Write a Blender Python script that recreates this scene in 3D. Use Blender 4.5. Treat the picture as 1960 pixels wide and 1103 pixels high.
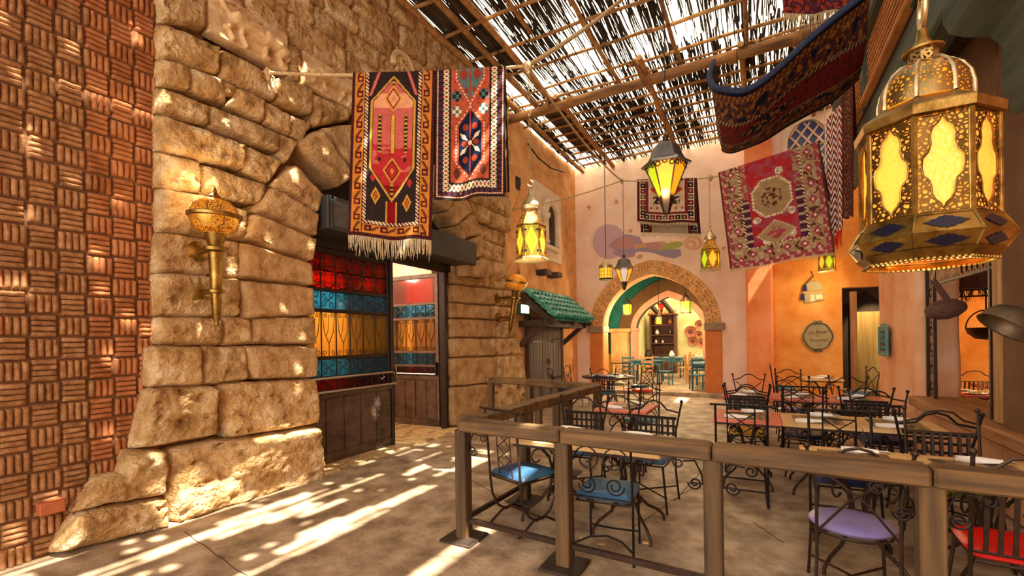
import bpy, math, random
from math import sin, cos, pi, radians, sqrt, atan2
from mathutils import Vector as V, Matrix, noise
for o in list(bpy.data.objects): bpy.data.objects.remove(o)
S = bpy.context.scene
C = S.collection
R = random.Random(11)

# ---------------------------------------------------------------- camera
F0, HZ, CAMZ, YAW, ROLL = 870.0, 650.0, 1.65, radians(28.4), 0.014
Rt = V((cos(YAW), sin(YAW), 0)); Fw = V((-sin(YAW), cos(YAW), 0)); Zv = V((0, 0, 1))
rc = Rt*cos(ROLL) - Zv*sin(ROLL); uc = Rt*sin(ROLL) + Zv*cos(ROLL)
cam = bpy.data.cameras.new('camera'); camo = bpy.data.objects.new('camera', cam); C.objects.link(camo)
cam.sensor_fit = 'HORIZONTAL'; cam.sensor_width = 36; cam.lens = 36*F0/1960
cam.shift_y = (HZ-551.5)/1960; cam.clip_start = .05
camo.matrix_world = Matrix(((rc.x, uc.x, -Fw.x, 0), (rc.y, uc.y, -Fw.y, 0), (rc.z, uc.z, -Fw.z, CAMZ), (0, 0, 0, 1)))
S.camera = camo
# ---------------------------------------------------------------- light
SUN_E, SKY_E = 5.5, .95
SUNTHR = .0          # gap threshold of the unseen slats shaped for the sun patches
w = bpy.data.worlds.new('world'); S.world = w; w.use_nodes = True
w.node_tree.nodes['Background'].inputs[0].default_value = (1.0, .945, .87, 1)
w.node_tree.nodes['Background'].inputs[1].default_value = SKY_E
sl = bpy.data.lights.new('sun', 'SUN'); sl.energy = SUN_E; sl.color = (1, .92, .8); sl.angle = radians(.6)
so = bpy.data.objects.new('sun', sl); C.objects.link(so)
so.rotation_euler = V((-.5, .12, -.86)).to_track_quat('-Z', 'Y').to_euler()
S.view_settings.view_transform = 'Standard'; S.view_settings.look = 'None'
S.view_settings.gamma = 1; S.view_settings.use_curve_mapping = False
S.view_settings.exposure = 2.36
S.cycles.max_bounces = 8; S.cycles.diffuse_bounces = 5; S.cycles.transparent_max_bounces = 12
S.cycles.sample_clamp_indirect = 6; S.cycles.use_denoising = True

# ---------------------------------------------------------------- places: where a sight line meets a wall, floor or distance
def ray(px, py): return Fw + rc*((px-980)/F0) + uc*((HZ-py)/F0)
O = V((0, 0, CAMZ))
def atd(px, py, d): return O + ray(px, py)*d
def onx(px, py, X): r = ray(px, py); return O + r*(X/r.x)
def ony(px, py, Y): r = ray(px, py); return O + r*(Y/r.y)
def onz(px, py, Z): r = ray(px, py); return O + r*((Z-CAMZ)/r.z)

# ---------------------------------------------------------------- materials
def lin(h):
    h = h.lstrip('#'); c = [int(h[i:i+2], 16)/255 for i in (0, 2, 4)]
    return tuple(x/12.92 if x <= .04045 else ((x+.055)/1.055)**2.4 for x in c)+(1,)
def nodes(name):
    m = bpy.data.materials.new(name); m.use_nodes = True
    return m, m.node_tree, m.node_tree.nodes['Principled BSDF']
def mat(name, cols, rough=.8, metal=0, scale=3, bump=0, bscale=30, rand=0, stretch=(1, 1, 1), pit=0, coat=0, dist=.02, lo=.3, hi=.7, spec=.5, wscale=0):
    m, t, b = nodes(name); L = t.links
    if isinstance(cols, str): cols = [cols]
    b.inputs['Roughness'].default_value = rough; b.inputs['Metallic'].default_value = metal
    b.inputs['Coat Weight'].default_value = coat; b.inputs['Specular IOR Level'].default_value = spec
    tc = t.nodes.new('ShaderNodeTexCoord'); mp = t.nodes.new('ShaderNodeMapping'); mp.inputs['Scale'].default_value = stretch
    L.new(tc.outputs['Object'], mp.inputs['Vector'])
    vec = mp.outputs['Vector']
    oi = t.nodes.new('ShaderNodeObjectInfo')
    if rand:
        ad = t.nodes.new('ShaderNodeVectorMath'); ad.operation = 'MULTIPLY_ADD'
        L.new(oi.outputs['Random'], ad.inputs[0]); ad.inputs[1].default_value = (37, 53, 71); L.new(vec, ad.inputs[2])
        vec = ad.outputs[0]
    col = None
    if len(cols) > 1:
        n = t.nodes.new('ShaderNodeTexNoise'); n.inputs['Scale'].default_value = scale; n.inputs['Detail'].default_value = 8; n.inputs['Roughness'].default_value = .62
        L.new(vec, n.inputs['Vector'])
        r = t.nodes.new('ShaderNodeValToRGB'); e = r.color_ramp.elements
        while len(e) < len(cols): e.new(.5)
        for i, c in enumerate(cols):
            e[i].position = lo+(hi-lo)*i/(len(cols)-1); e[i].color = lin(c)
        L.new(n.outputs['Fac'], r.inputs['Fac']); col = r.outputs['Color']
    else:
        b.inputs['Base Color'].default_value = lin(cols[0])
    if rand:
        h = t.nodes.new('ShaderNodeHueSaturation'); ma = t.nodes.new('ShaderNodeMapRange')
        ma.inputs['To Min'].default_value = 1-rand; ma.inputs['To Max'].default_value = 1+rand*.6
        L.new(oi.outputs['Random'], ma.inputs['Value']); L.new(ma.outputs['Result'], h.inputs['Value'])
        if col: L.new(col, h.inputs['Color'])
        else: h.inputs['Color'].default_value = lin(cols[0])
        col = h.outputs['Color']
    if col: L.new(col, b.inputs['Base Color'])
    if bump:
        n2 = t.nodes.new('ShaderNodeTexNoise'); n2.inputs['Scale'].default_value = bscale; n2.inputs['Detail'].default_value = 9; n2.inputs['Roughness'].default_value = .65
        L.new(vec, n2.inputs['Vector']); src = n2.outputs['Fac']
        if pit:
            vo = t.nodes.new('ShaderNodeTexNoise'); vo.inputs['Scale'].default_value = pit; vo.inputs['Detail'].default_value = 3
            L.new(vec, vo.inputs['Vector'])
            mr = t.nodes.new('ShaderNodeMapRange'); mr.inputs['From Min'].default_value = .3; mr.inputs['From Max'].default_value = .58; mr.inputs['To Max'].default_value = .7
            L.new(vo.outputs['Fac'], mr.inputs['Value'])
            ad2 = t.nodes.new('ShaderNodeMath'); ad2.operation = 'ADD'; L.new(src, ad2.inputs[0]); L.new(mr.outputs['Result'], ad2.inputs[1]); src = ad2.outputs[0]
        bp = t.nodes.new('ShaderNodeBump'); bp.inputs['Strength'].default_value = bump; bp.inputs['Distance'].default_value = dist
        L.new(src, bp.inputs['Height']); L.new(bp.outputs['Normal'], b.inputs['Normal'])
    return m
def glow(name, col, e, base=None, rough=.25, spots=0, hot=None):
    e = e/2**S.view_settings.exposure
    m, t, b = nodes(name); L = t.links
    b.inputs['Base Color'].default_value = lin(base or col); b.inputs['Roughness'].default_value = rough
    b.inputs['Emission Color'].default_value = lin(col); b.inputs['Emission Strength'].default_value = e
    tc = t.nodes.new('ShaderNodeTexCoord'); n = t.nodes.new('ShaderNodeTexNoise'); n.inputs['Scale'].default_value = 60; n.inputs['Detail'].default_value = 2
    L.new(tc.outputs['Object'], n.inputs['Vector'])
    mr = t.nodes.new('ShaderNodeMapRange'); mr.inputs['To Min'].default_value = .65*e; mr.inputs['To Max'].default_value = 1.35*e
    L.new(n.outputs['Fac'], mr.inputs['Value']); L.new(mr.outputs['Result'], b.inputs['Emission Strength'])
    bp = t.nodes.new('ShaderNodeBump'); bp.inputs['Strength'].default_value = .35; bp.inputs['Distance'].default_value = .01
    L.new(n.outputs['Fac'], bp.inputs['Height']); L.new(bp.outputs['Normal'], b.inputs['Normal'])
    return m
def glass(name, col, rough=.08):
    m, t, b = nodes(name); L = t.links
    out = t.nodes['Material Output']; tr = t.nodes.new('ShaderNodeBsdfTransparent'); tr.inputs[0].default_value = lin(col)
    tl = t.nodes.new('ShaderNodeBsdfTranslucent'); tl.inputs[0].default_value = lin(col)
    gl = t.nodes.new('ShaderNodeBsdfGlossy'); gl.inputs['Roughness'].default_value = rough
    m0 = t.nodes.new('ShaderNodeMixShader'); m0.inputs[0].default_value = .12; L.new(tr.outputs[0], m0.inputs[1]); L.new(tl.outputs[0], m0.inputs[2])
    fr = t.nodes.new('ShaderNodeFresnel'); fr.inputs[0].default_value = 1.5
    m1 = t.nodes.new('ShaderNodeMixShader'); L.new(fr.outputs[0], m1.inputs[0]); L.new(m0.outputs[0], m1.inputs[1]); L.new(gl.outputs[0], m1.inputs[2])
    L.new(m1.outputs[0], out.inputs[0]); return m
def pierced(name, cols, scale, rough=.35, thr=.16, metal=.9):
    m = mat(name, cols, rough, metal, 8); t = m.node_tree; L = t.links; b = t.nodes['Principled BSDF']; out = t.nodes['Material Output']
    tc = t.nodes.new('ShaderNodeTexCoord'); v = t.nodes.new('ShaderNodeTexVoronoi'); v.feature = 'DISTANCE_TO_EDGE'; v.inputs['Scale'].default_value = scale
    L.new(tc.outputs['Object'], v.inputs['Vector'])
    g = t.nodes.new('ShaderNodeMath'); g.operation = 'GREATER_THAN'; g.inputs[1].default_value = thr; L.new(v.outputs['Distance'], g.inputs[0])
    tr = t.nodes.new('ShaderNodeBsdfTransparent'); mx = t.nodes.new('ShaderNodeMixShader')
    L.new(g.outputs[0], mx.inputs[0]); L.new(b.outputs[0], mx.inputs[1]); L.new(tr.outputs[0], mx.inputs[2]); L.new(mx.outputs[0], out.inputs[0])
    return m
def vcol(name, rough=.95, bump=.4, bscale=260):
    m, t, b = nodes(name); L = t.links
    a = t.nodes.new('ShaderNodeVertexColor'); a.layer_name = 'Col'
    tc = t.nodes.new('ShaderNodeTexCoord'); n = t.nodes.new('ShaderNodeTexNoise'); n.inputs['Scale'].default_value = bscale; n.inputs['Detail'].default_value = 3
    L.new(tc.outputs['Object'], n.inputs['Vector'])
    h = t.nodes.new('ShaderNodeHueSaturation'); mr = t.nodes.new('ShaderNodeMapRange'); mr.inputs['To Min'].default_value = .6; mr.inputs['To Max'].default_value = 1.4
    n3 = t.nodes.new('ShaderNodeTexNoise'); n3.inputs['Scale'].default_value = 14; n3.inputs['Detail'].default_value = 6; L.new(tc.outputs['Object'], n3.inputs['Vector'])
    L.new(n3.outputs['Fac'], mr.inputs['Value']); L.new(mr.outputs['Result'], h.inputs['Value']); L.new(a.outputs['Color'], h.inputs['Color']); L.new(h.outputs['Color'], b.inputs['Base Color'])
    b.inputs['Roughness'].default_value = rough; b.inputs['Specular IOR Level'].default_value = .1
    bp = t.nodes.new('ShaderNodeBump'); bp.inputs['Strength'].default_value = bump; bp.inputs['Distance'].default_value = .006
    L.new(n.outputs['Fac'], bp.inputs['Height']); L.new(bp.outputs['Normal'], b.inputs['Normal'])
    return m
def sheet_mat(name, col):
    m, t, b = nodes(name); L = t.links; out = t.nodes['Material Output']
    tl = t.nodes.new('ShaderNodeBsdfTranslucent'); tl.inputs[0].default_value = lin(col)
    df = t.nodes.new('ShaderNodeBsdfDiffuse'); df.inputs[0].default_value = lin(col)
    mx = t.nodes.new('ShaderNodeMixShader'); mx.inputs[0].default_value = .25
    L.new(tl.outputs[0], mx.inputs[1]); L.new(df.outputs[0], mx.inputs[2]); L.new(mx.outputs[0], out.inputs[0]); return m

M = {}
M['stone'] = mat('stone', ['8c6a42', 'bd945f', 'd6b484', 'e8d0a8'], .95, scale=4.5, bump=1.0, bscale=22, rand=.12, pit=26, dist=.025, spec=.15)
M['vstone'] = mat('arch_stone', ['997048', 'c59c6b', 'd9b78a'], .95, scale=5, bump=1.0, bscale=30, rand=.1, pit=40, dist=.018, spec=.15)
M['mortar'] = mat('mortar', ['6e4a28', '9a6f42'], .95, scale=6, bump=.6, bscale=30)
M['carve'] = mat('carved_stone', ['a88458', 'd2b184', 'e2cba2'], .9, scale=7, bump=.4, bscale=40, spec=.2)
M['brick'] = mat('terracotta_brick', ['7a5236', '9e7049', 'b68a60'], .95, scale=14, bump=.8, bscale=70, rand=.16, dist=.008, spec=.1)
M['brickmortar'] = mat('brick_mortar', ['5a3a22', '7a5232'], .95, scale=9, bump=.5, bscale=50)
M['floor'] = mat('stamped_floor', ['68533e', '937b60', 'b39b7d', 'c9b497'], .55, scale=3.4, bump=.6, bscale=13, pit=0, dist=.03, spec=.35)
M['paver'] = mat('paver', ['9c7f52', 'c4a672', 'd6bd8c'], .75, scale=6, bump=.4, bscale=40, rand=.12)
M['peach'] = mat('peach_plaster', ['e4c1a2', 'efd2b8', 'f5dfca'], .9, scale=1.6, bump=.35, bscale=10, dist=.012, spec=.2)
M['ochre'] = mat('ochre_plaster', ['b98250', 'd6a168', 'e0b27e'], .92, scale=2.2, bump=.7, bscale=14, dist=.02, spec=.15)
M['salmon'] = mat('salmon_plaster', ['d3713c', 'e58a55', 'ec9b6b'], .9, scale=1.8, bump=.3, bscale=12, dist=.01, spec=.2)
M['orange'] = mat('orange_plaster', ['c9762f', 'dd9142', 'e6a65c'], .9, scale=1.8, bump=.35, bscale=12, dist=.012, spec=.2)
M['pier'] = mat('pier_plaster', ['d89468', 'e6ac80', 'edbd96'], .9, scale=2.0, bump=.35, bscale=12, dist=.012, spec=.2)
M['pilaster'] = mat('orange_pilaster', ['c8702f', 'de8a48'], .85, scale=3, bump=.4, bscale=25, dist=.01)
M['capstone'] = mat('cap_stone', ['8b7558', 'a99475'], .9, scale=5, bump=.5, bscale=30)
M['voussoir'] = mat('arch_brick', ['cc8f50', 'e2ab68', 'ecbd80'], .85, scale=9, bump=.4, bscale=50, rand=.14, dist=.006)
M['reedpole'] = mat('pole_wood', ['7a5128', 'a97741', 'c79a5e'], .8, scale=6, bump=.4, bscale=30, rand=.2)
M['beamlog'] = mat('beam_log', ['5a3a1c', '8c6032', 'a97b47'], .8, scale=5, bump=.5, bscale=20, stretch=(.3, 2, 2))
M['reed'] = mat('dark_reed', ['1e150d', '36271a', '57422b'], .8, scale=7, rand=.4)
M['matting'] = mat('reed_matting', ['3b2a18', '5c4328', '70542f'], .9, scale=5, bump=.8, bscale=30, stretch=(8, .3, 1), dist=.02)
M['sheet'] = sheet_mat('translucent_sheet', 'f6efe2')
M['rope'] = mat('rope', ['9c7a50', 'c8a877', 'd8bd92'], .95, scale=40, bump=.8, bscale=140, dist=.008)
M['lash'] = mat('lashing', ['8a5c2a', 'b98446'], .95, scale=30, bump=.6, bscale=120)
M['rail'] = mat('rail_wood', ['2c1c0a', '4f3718', '6b4c26', '7c5c34'], .7, scale=3.2, bump=.45, bscale=16, stretch=(.25, 4, 4), rand=.1, dist=.01)
M['railpost'] = mat('post_wood', ['2c1c0a', '513919', '6d4f29'], .7, scale=3.2, bump=.45, bscale=16, stretch=(4, 4, .25), rand=.1, dist=.01)
M['iron'] = mat('wrought_iron', ['1a1310', '2e221b'], .5, .6, scale=20)
M['ironb'] = mat('brown_iron', ['2c1c14', '46301f'], .5, .5, scale=20)
M['steel'] = mat('dark_plate', ['3a302a', '5a4a3e'], .5, .6, scale=8)
M['box'] = mat('gunmetal', ['33312f', '4a4744'], .55, .4, scale=3, bump=.2, bscale=200)
M['doormetal'] = mat('bronze_plate', ['3a2a20', '5b4638', '6e584a'], .5, .45, scale=4, bump=.25, bscale=60)
M['doorframe'] = mat('door_bronze', ['5b4638', '7e685a'], .45, .4, scale=6)
M['darkframe'] = mat('dark_frame', ['1e1511', '33251d'], .5, .4, scale=6)
M['chrome'] = mat('push_bar', 'b9b2a8', .25, 1)
M['gred'] = glass('red_glass', 'cc460e'); M['gblue'] = glass('blue_glass', '5cb8dc'); M['gamber'] = glass('amber_glass', 'f2d684'); M['gdred'] = glass('dark_red_glass', 'a82c0c')
M['brass'] = mat('brass', ['5c4418', '8f6f34', 'b0904f'], .35, .95, scale=12, bump=.15, bscale=60)
M['silverbrass'] = mat('pale_brass', ['9a7f4e', 'c9b184', 'e2d3ac'], .4, .85, scale=14, bump=.2, bscale=60)
M['pierced'] = pierced('pierced_brass', ['7d5c26', 'b8934a'], 75, thr=.2)
M['piercedfine'] = pierced('pierced_pale', ['8a6a36', 'c6aa6e'], 55, thr=.24)
M['torchpierced'] = pierced('torch_brass', ['94692a', 'd0a455'], 75, thr=.19)
M['gunmetal'] = mat('grey_cap', ['4c4843', '7a756d'], .4, .7, scale=6)
M['lampiron'] = mat('lamp_iron', ['2f2016', '4c3726'], .5, .6, scale=9)
M['lamber'] = glow('lit_amber_glass', 'ff9e28', 1.2); M['lyellow'] = glow('lit_yellow_glass', 'ffad2a', 1.15); M['lgreen'] = glow('lit_green_glass', 'a2b01a', 1.25)
M['lorange'] = glow('lit_orange_glass', 'ff9418', 1.15); M['lpale'] = glow('lit_pale_glass', 'c9b49c', 0.8); M['lred'] = glow('lit_red_glass', 'e02412', 1.5); M['lviolet'] = glow('lit_violet_glass', 'a893a0', 0.8)
M['lbig'] = glow('lit_honey_glass', 'ffa03a', 1.15)
M['bulb'] = glow('lit_bulb', 'ffd9a0', 20)
M['gem'] = mat('blue_glass_gem', ['0a0818', '15122e'], .35, 0, scale=4, spec=.3)
M['tile'] = mat('green_glazed_tile', ['1f7468', '46a392', '7cc6b3'], .2, 0, scale=9, rand=.2, coat=.6)
M['dkwood'] = mat('dark_wood', ['2d1d12', '4a3320', '5d4229'], .75, scale=4, bump=.4, bscale=24, stretch=(1, 1, .3))
M['greywood'] = mat('grey_planks', ['4e443c', '6c5f54', '7a6c60'], .8, scale=4, bump=.4, bscale=20, stretch=(4, 4, .3), rand=.12)
M['greenwood'] = mat('dark_green_wood', ['2c332c', '47503f', '565c48'], .7, scale=3, bump=.4, bscale=18, stretch=(3, .4, 3))
M['lattice'] = mat('honey_lattice', ['b06c30', 'd8944c'], .7, scale=6)
M['woodfr'] = mat('tan_frame', ['8f6334', 'b98a54'], .7, scale=5, bump=.3, bscale=20, stretch=(3, 3, .3))
M['ledge'] = mat('ledge_wood', ['7a4a24', 'a06a38', 'b27d49'], .65, scale=4, bump=.35, bscale=18, stretch=(3, .3, 3))
M['wframe'] = mat('ivory_window', ['cdb79a', 'e3d3b8'], .8, scale=5)
M['wglass'] = mat('blue_window', ['3c4a74', '5a6a92'], .15, 0, scale=3)
M['teal'] = mat('teal_plaster', ['14544a', '1f7263'], .85, scale=2.5, bump=.2, bscale=14)
M['dado'] = mat('yellow_tile', ['c79a35', 'dfb750'], .4, scale=6)
M['pale'] = mat('lime_plaster', ['c9b768', 'dccf8c', 'e6dca6'], .9, scale=2, bump=.2, bscale=12)
M['pinkarch'] = mat('pink_plaster', ['d18a68', 'e2a483'], .85, scale=3)
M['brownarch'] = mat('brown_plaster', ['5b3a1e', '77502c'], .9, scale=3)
M['cupboard'] = mat('cupboard_wood', ['4a2615', '6d3c22'], .65, scale=4, stretch=(3, 3, .4), bump=.2, bscale=20)
M['terra'] = mat('terracotta', ['9a4f2c', 'b8683e'], .6, scale=8)
M['bluepaint'] = mat('blue_paint', ['27505c', '3b6f7a'], .55, scale=6, bump=.2, bscale=30)
M['white'] = mat('napkin_white', ['e2dccf', 'f6f2e8'], .85, scale=6, bump=.15, bscale=60)
M['china'] = mat('china', 'efe9dc', .25)
M['cutlery'] = mat('cutlery', 'b8b2a6', .2, 1)
M['tpink'] = mat('painted_pink_wood', ['b9503a', 'd06b52', 'dc8168'], .55, scale=5, stretch=(.6, 3, 3), bump=.2, bscale=25, rand=.1)
M['tnat'] = mat('pale_oak', ['b98a4e', 'd5aa6c', 'e3c08a'], .55, scale=5, stretch=(.5, 3, 3), bump=.2, bscale=25, rand=.1)
M['tdark'] = mat('dark_tabletop', ['33231a', '4b3527'], .5, scale=6)
M['inlay'] = mat('inlay_wood', ['2e2c24', '5d4a30', '9a7440', '6e3a2e'], .6, scale=4, stretch=(3, .6, 3), rand=.45)
for n_, c_ in dict(blue=['24486a', '4a7391'], navy=['141d3c', '26345f'], teal=['2a6f78', '4b98a0'], lavender=['74679a', '9487b6'], yellow=['c99222', 'e8b93c'], red=['c01208', 'e2200e'], olive=['6d6418', '8f8528']).items():
    M['seat_'+n_] = mat('vinyl_'+n_, c_, .38, scale=2.5, bump=.08, bscale=90, spec=.4)
M['rug'] = vcol('woven_pile'); M['fringe'] = mat('fringe_wool', ['b09468', 'd8c49c'], .95, scale=30)
M['sign'] = mat('sign_face', ['8a7a52', 'a8986c'], .7, scale=5); M['signgreen'] = mat('verdigris', ['4f7a6a', '6d9484'], .6, scale=8)
M['signbrown'] = mat('sign_brown', ['3f2416', '55331f'], .7, scale=6); M['ink'] = mat('sign_ink', '4a2418', .8)
M['exit'] = glow('exit_panel', 'd8ffd0', 2.0); M['exitgreen'] = mat('exit_green', '1d5a2a', .5)
for n_, c_ in dict(mviolet='c4a5ae', mmoon='e8cba8', mplum='a98a9c', mred='bd8a80', mochre='cc9d6c', mgreen='a9ac5c', morange='d8a273', mslate='978a9e', mcream='e4c6a0').items():
    M[n_] = mat('mural_'+n_[1:], c_, .92)
M['copper'] = mat('dented_copper', ['5a4632', '8a7256'], .45, .7, scale=6, bump=.3, bscale=12)
M['basket'] = mat('basket', ['4a2a1c', '6d4630'], .8, scale=30, bump=.6, bscale=60)
M['greens'] = mat('food_mix', ['6d7a2c', 'c9a85a', 'b04a2c'], .7, scale=40)
M['woodchair'] = mat('rustic_chair_wood', ['9a5a26', 'c98a4a'], .7, scale=6)
M['oak'] = mat('oak_chair', ['b5793c', 'd8a868'], .7, scale=6); M['tasselblue'] = mat('tassel_blue', '20265c', .95)
M['darkroom'] = mat('dark_panelling', ['24170f', '3a2718'], .85, scale=3, stretch=(4, 4, .3))
M['barrel'] = mat('lit_panelling_tone', ['7a5a22', 'a8823a'], .7, scale=3, stretch=(5, 5, .3))
M['ground'] = mat('ground', '9a8468', .9)
# ---------------------------------------------------------------- mesh helpers
class MB:
    def __init__(s): s.v = []; s.f = []
    def add(s, vs, fs):
        b = len(s.v); s.v += [tuple(x) for x in vs]; s.f += [tuple(b+i for i in f) for f in fs]; return s
    def box(s, a, b, mtx=None):
        (x0, y0, z0), (x1, y1, z1) = a, b
        vs = [(x0, y0, z0), (x1, y0, z0), (x1, y1, z0), (x0, y1, z0), (x0, y0, z1), (x1, y0, z1), (x1, y1, z1), (x0, y1, z1)]
        if mtx: vs = [mtx @ V(p) for p in vs]
        return s.add(vs, [(3, 2, 1, 0), (4, 5, 6, 7), (0, 1, 5, 4), (1, 2, 6, 5), (2, 3, 7, 6), (3, 0, 4, 7)])
    def bbox(s, a, b, c=.01, mtx=None):
        (x0, y0, z0), (x1, y1, z1) = a, b
        vs = []
        for z, i in ((z0, c), (z0+c, 0), (z1-c, 0), (z1, c)):
            q = c
            x0i, x1i, y0i, y1i = x0+i, x1-i, y0+i, y1-i
            vs += [(x0i+q, y0i, z), (x1i-q, y0i, z), (x1i, y0i+q, z), (x1i, y1i-q, z), (x1i-q, y1i, z), (x0i+q, y1i, z), (x0i, y1i-q, z), (x0i, y0i+q, z)]
        if mtx: vs = [mtx @ V(p) for p in vs]
        fs = [tuple(range(7, -1, -1)), tuple(range(24, 32))]
        for k in range(3):
            for i in range(8): fs.append((k*8+i, k*8+(i+1) % 8, (k+1)*8+(i+1) % 8, (k+1)*8+i))
        return s.add(vs, fs)
    def beam(s, p, q, w, h, up=V((0, 0, 1)), c=.008):
        p, q = V(p), V(q); d = q-p; L = d.length; x = d.normalized(); y = up.cross(x).normalized(); z = x.cross(y)
        m = Matrix(((x.x, y.x, z.x, p.x), (x.y, y.y, z.y, p.y), (x.z, y.z, z.z, p.z), (0, 0, 0, 1)))
        return s.bbox((0, -w/2, -h/2), (L, w/2, h/2), min(c, w/4, h/4), m)
    def tube(s, pts, r, n=6, closed=False):
        pts = [V(p) for p in pts]; k = len(pts); rr = r if isinstance(r, (list, tuple)) else [r]*k
        vs = []; nv = None
        for i, p in enumerate(pts):
            if closed: t = pts[(i+1) % k]-pts[i-1]
            else: t = pts[min(i+1, k-1)]-pts[max(i-1, 0)]
            if t.length < 1e-9: t = V((0, 0, 1))
            t.normalize()
            if nv is None:
                a = V((0, 0, 1)) if abs(t.z) < .9 else V((1, 0, 0)); nv = t.cross(a).normalized()
            else:
                nv = nv-t*nv.dot(t)
                if nv.length < 1e-6: nv = t.orthogonal()
                nv.normalize()
            bv = t.cross(nv)
            for j in range(n):
                a = 2*pi*j/n; vs.append(p+(nv*cos(a)+bv*sin(a))*rr[i])
        fs = []
        for i in range(k if closed else k-1):
            i2 = (i+1) % k
            for j in range(n): fs.append((i*n+j, i*n+(j+1) % n, i2*n+(j+1) % n, i2*n+j))
        if not closed: fs += [tuple(range(n-1, -1, -1)), tuple((k-1)*n+j for j in range(n))]
        return s.add(vs, fs)
    def lathe(s, prof, n=16, c=(0, 0, 0), rot=0, cap=True, mtx=None):
        vs = []; k = len(prof)
        for r, z in prof:
            for j in range(n):
                a = 2*pi*j/n+rot; vs.append((c[0]+r*cos(a), c[1]+r*sin(a), c[2]+z))
        if mtx: vs = [mtx @ V(p) for p in vs]
        fs = [(i*n+j, i*n+(j+1) % n, (i+1)*n+(j+1) % n, (i+1)*n+j) for i in range(k-1) for j in range(n)]
        if cap: fs += [tuple(range(n-1, -1, -1)), tuple((k-1)*n+j for j in range(n))]
        return s.add(vs, fs)
    def ball(s, c, r, n=8, sq=1.0):
        return s.lathe([(max(r*sin(pi*i/6), 1e-4), -r*cos(pi*i/6)*sq) for i in range(7)], n, c)
    def prism(s, poly, a, b, f):          # f(u, v, depth) -> point
        n = len(poly)
        vs = [f(u, v, a) for u, v in poly]+[f(u, v, b) for u, v in poly]
        fs = [tuple(range(n-1, -1, -1)), tuple(range(n, 2*n))]+[(i, (i+1) % n, n+(i+1) % n, n+i) for i in range(n)]
        return s.add(vs, fs)
    def strip(s, A, B, closed=True):
        n = len(A); vs = list(A)+list(B)
        return s.add(vs, [(i, (i+1) % n, n+(i+1) % n, n+i) for i in range(n if closed else n-1)])
    def grid(s, g):
        r, c = len(g), len(g[0]); vs = [p for row in g for p in row]
        return s.add(vs, [(i*c+j, i*c+j+1, (i+1)*c+j+1, (i+1)*c+j) for i in range(r-1) for j in range(c-1)])
    def mesh(s, name, m=None, smooth=35):
        me = bpy.data.meshes.new(name); me.from_pydata(s.v, [], s.f); me.validate()
        if m: me.materials.append(m)
        if smooth:
            me.polygons.foreach_set('use_smooth', [True]*len(me.polygons)); me.set_sharp_from_angle(angle=radians(smooth))
        return me
    def build(s, name, m, parent=None, smooth=35, kind=None, label=None):
        o = bpy.data.objects.new(name, s.mesh(name, m, smooth)); C.objects.link(o)
        if parent is not None: o.parent = parent
        if kind: o['kind'] = kind
        if label: o['label'] = label
        return o
def fixnorm(o):
    import bmesh
    b = bmesh.new(); b.from_mesh(o.data); bmesh.ops.recalc_face_normals(b, faces=b.faces); b.to_mesh(o.data); b.free(); return o
def tag(o, label, cat, group=None, kind=None):
    o['label'] = label; o['category'] = cat
    if group: o['group'] = group
    if kind: o['kind'] = kind
    return o
def thing(name, label, cat, loc=(0, 0, 0), rz=0, group=None, kind=None):
    o = bpy.data.objects.new(name, None); C.objects.link(o); o.location = loc; o.rotation_euler = (0, 0, rz); o.empty_display_size = .1
    return tag(o, label, cat, group, kind)
KIDS = {}
def inst(name, me, parent=None, loc=(0, 0, 0), rot=(0, 0, 0), sc=(1, 1, 1), kind=None):
    o = bpy.data.objects.new(name, me); C.objects.link(o); o.location = loc; o.rotation_euler = rot; o.scale = sc
    if parent is not None: o.parent = parent
    if kind: o['kind'] = kind
    return o
def dup(root, loc, rz, label, group=None):
    r = root.copy(); C.objects.link(r); r.location = loc; r.rotation_euler = (0, 0, rz); r['label'] = label
    if group: r['group'] = group
    for ch in root.children:
        c = ch.copy(); C.objects.link(c); c.parent = r
        for g in ch.children:
            d = g.copy(); C.objects.link(d); d.parent = c
    return r
def setmat(o, m):
    o.material_slots[0].link = 'OBJECT'; o.material_slots[0].material = m
def arc(c, r, a0, a1, n, f): return [f(c[0]+r*cos(a0+(a1-a0)*i/n), c[1]+r*sin(a0+(a1-a0)*i/n)) for i in range(n+1)]
def spiral(c, r0, r1, a0, turns, n, f):
    return [f(c[0]+(r0+(r1-r0)*i/n)*cos(a0+turns*2*pi*i/n), c[1]+(r0+(r1-r0)*i/n)*sin(a0+turns*2*pi*i/n)) for i in range(n+1)]
def fb(p, o=3):
    a, s, t = 1, 0, 0
    p = V(p)
    for i in range(o):
        s += a*noise.noise(p); t += a; a *= .5; p = p*2.1
    return s/t
def lerp(a, b, t): return a+(b-a)*t
# ================================================================ THE SETTING
def struct(name, mb, m, label, parent=None, smooth=35):
    o = mb.build(name, m, parent, smooth); o['kind'] = 'structure'; o['label'] = label
    return o
def wallroot(name, label):
    o = bpy.data.objects.new(name, None); C.objects.link(o); o['kind'] = 'structure'; o['label'] = label; return o
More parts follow.
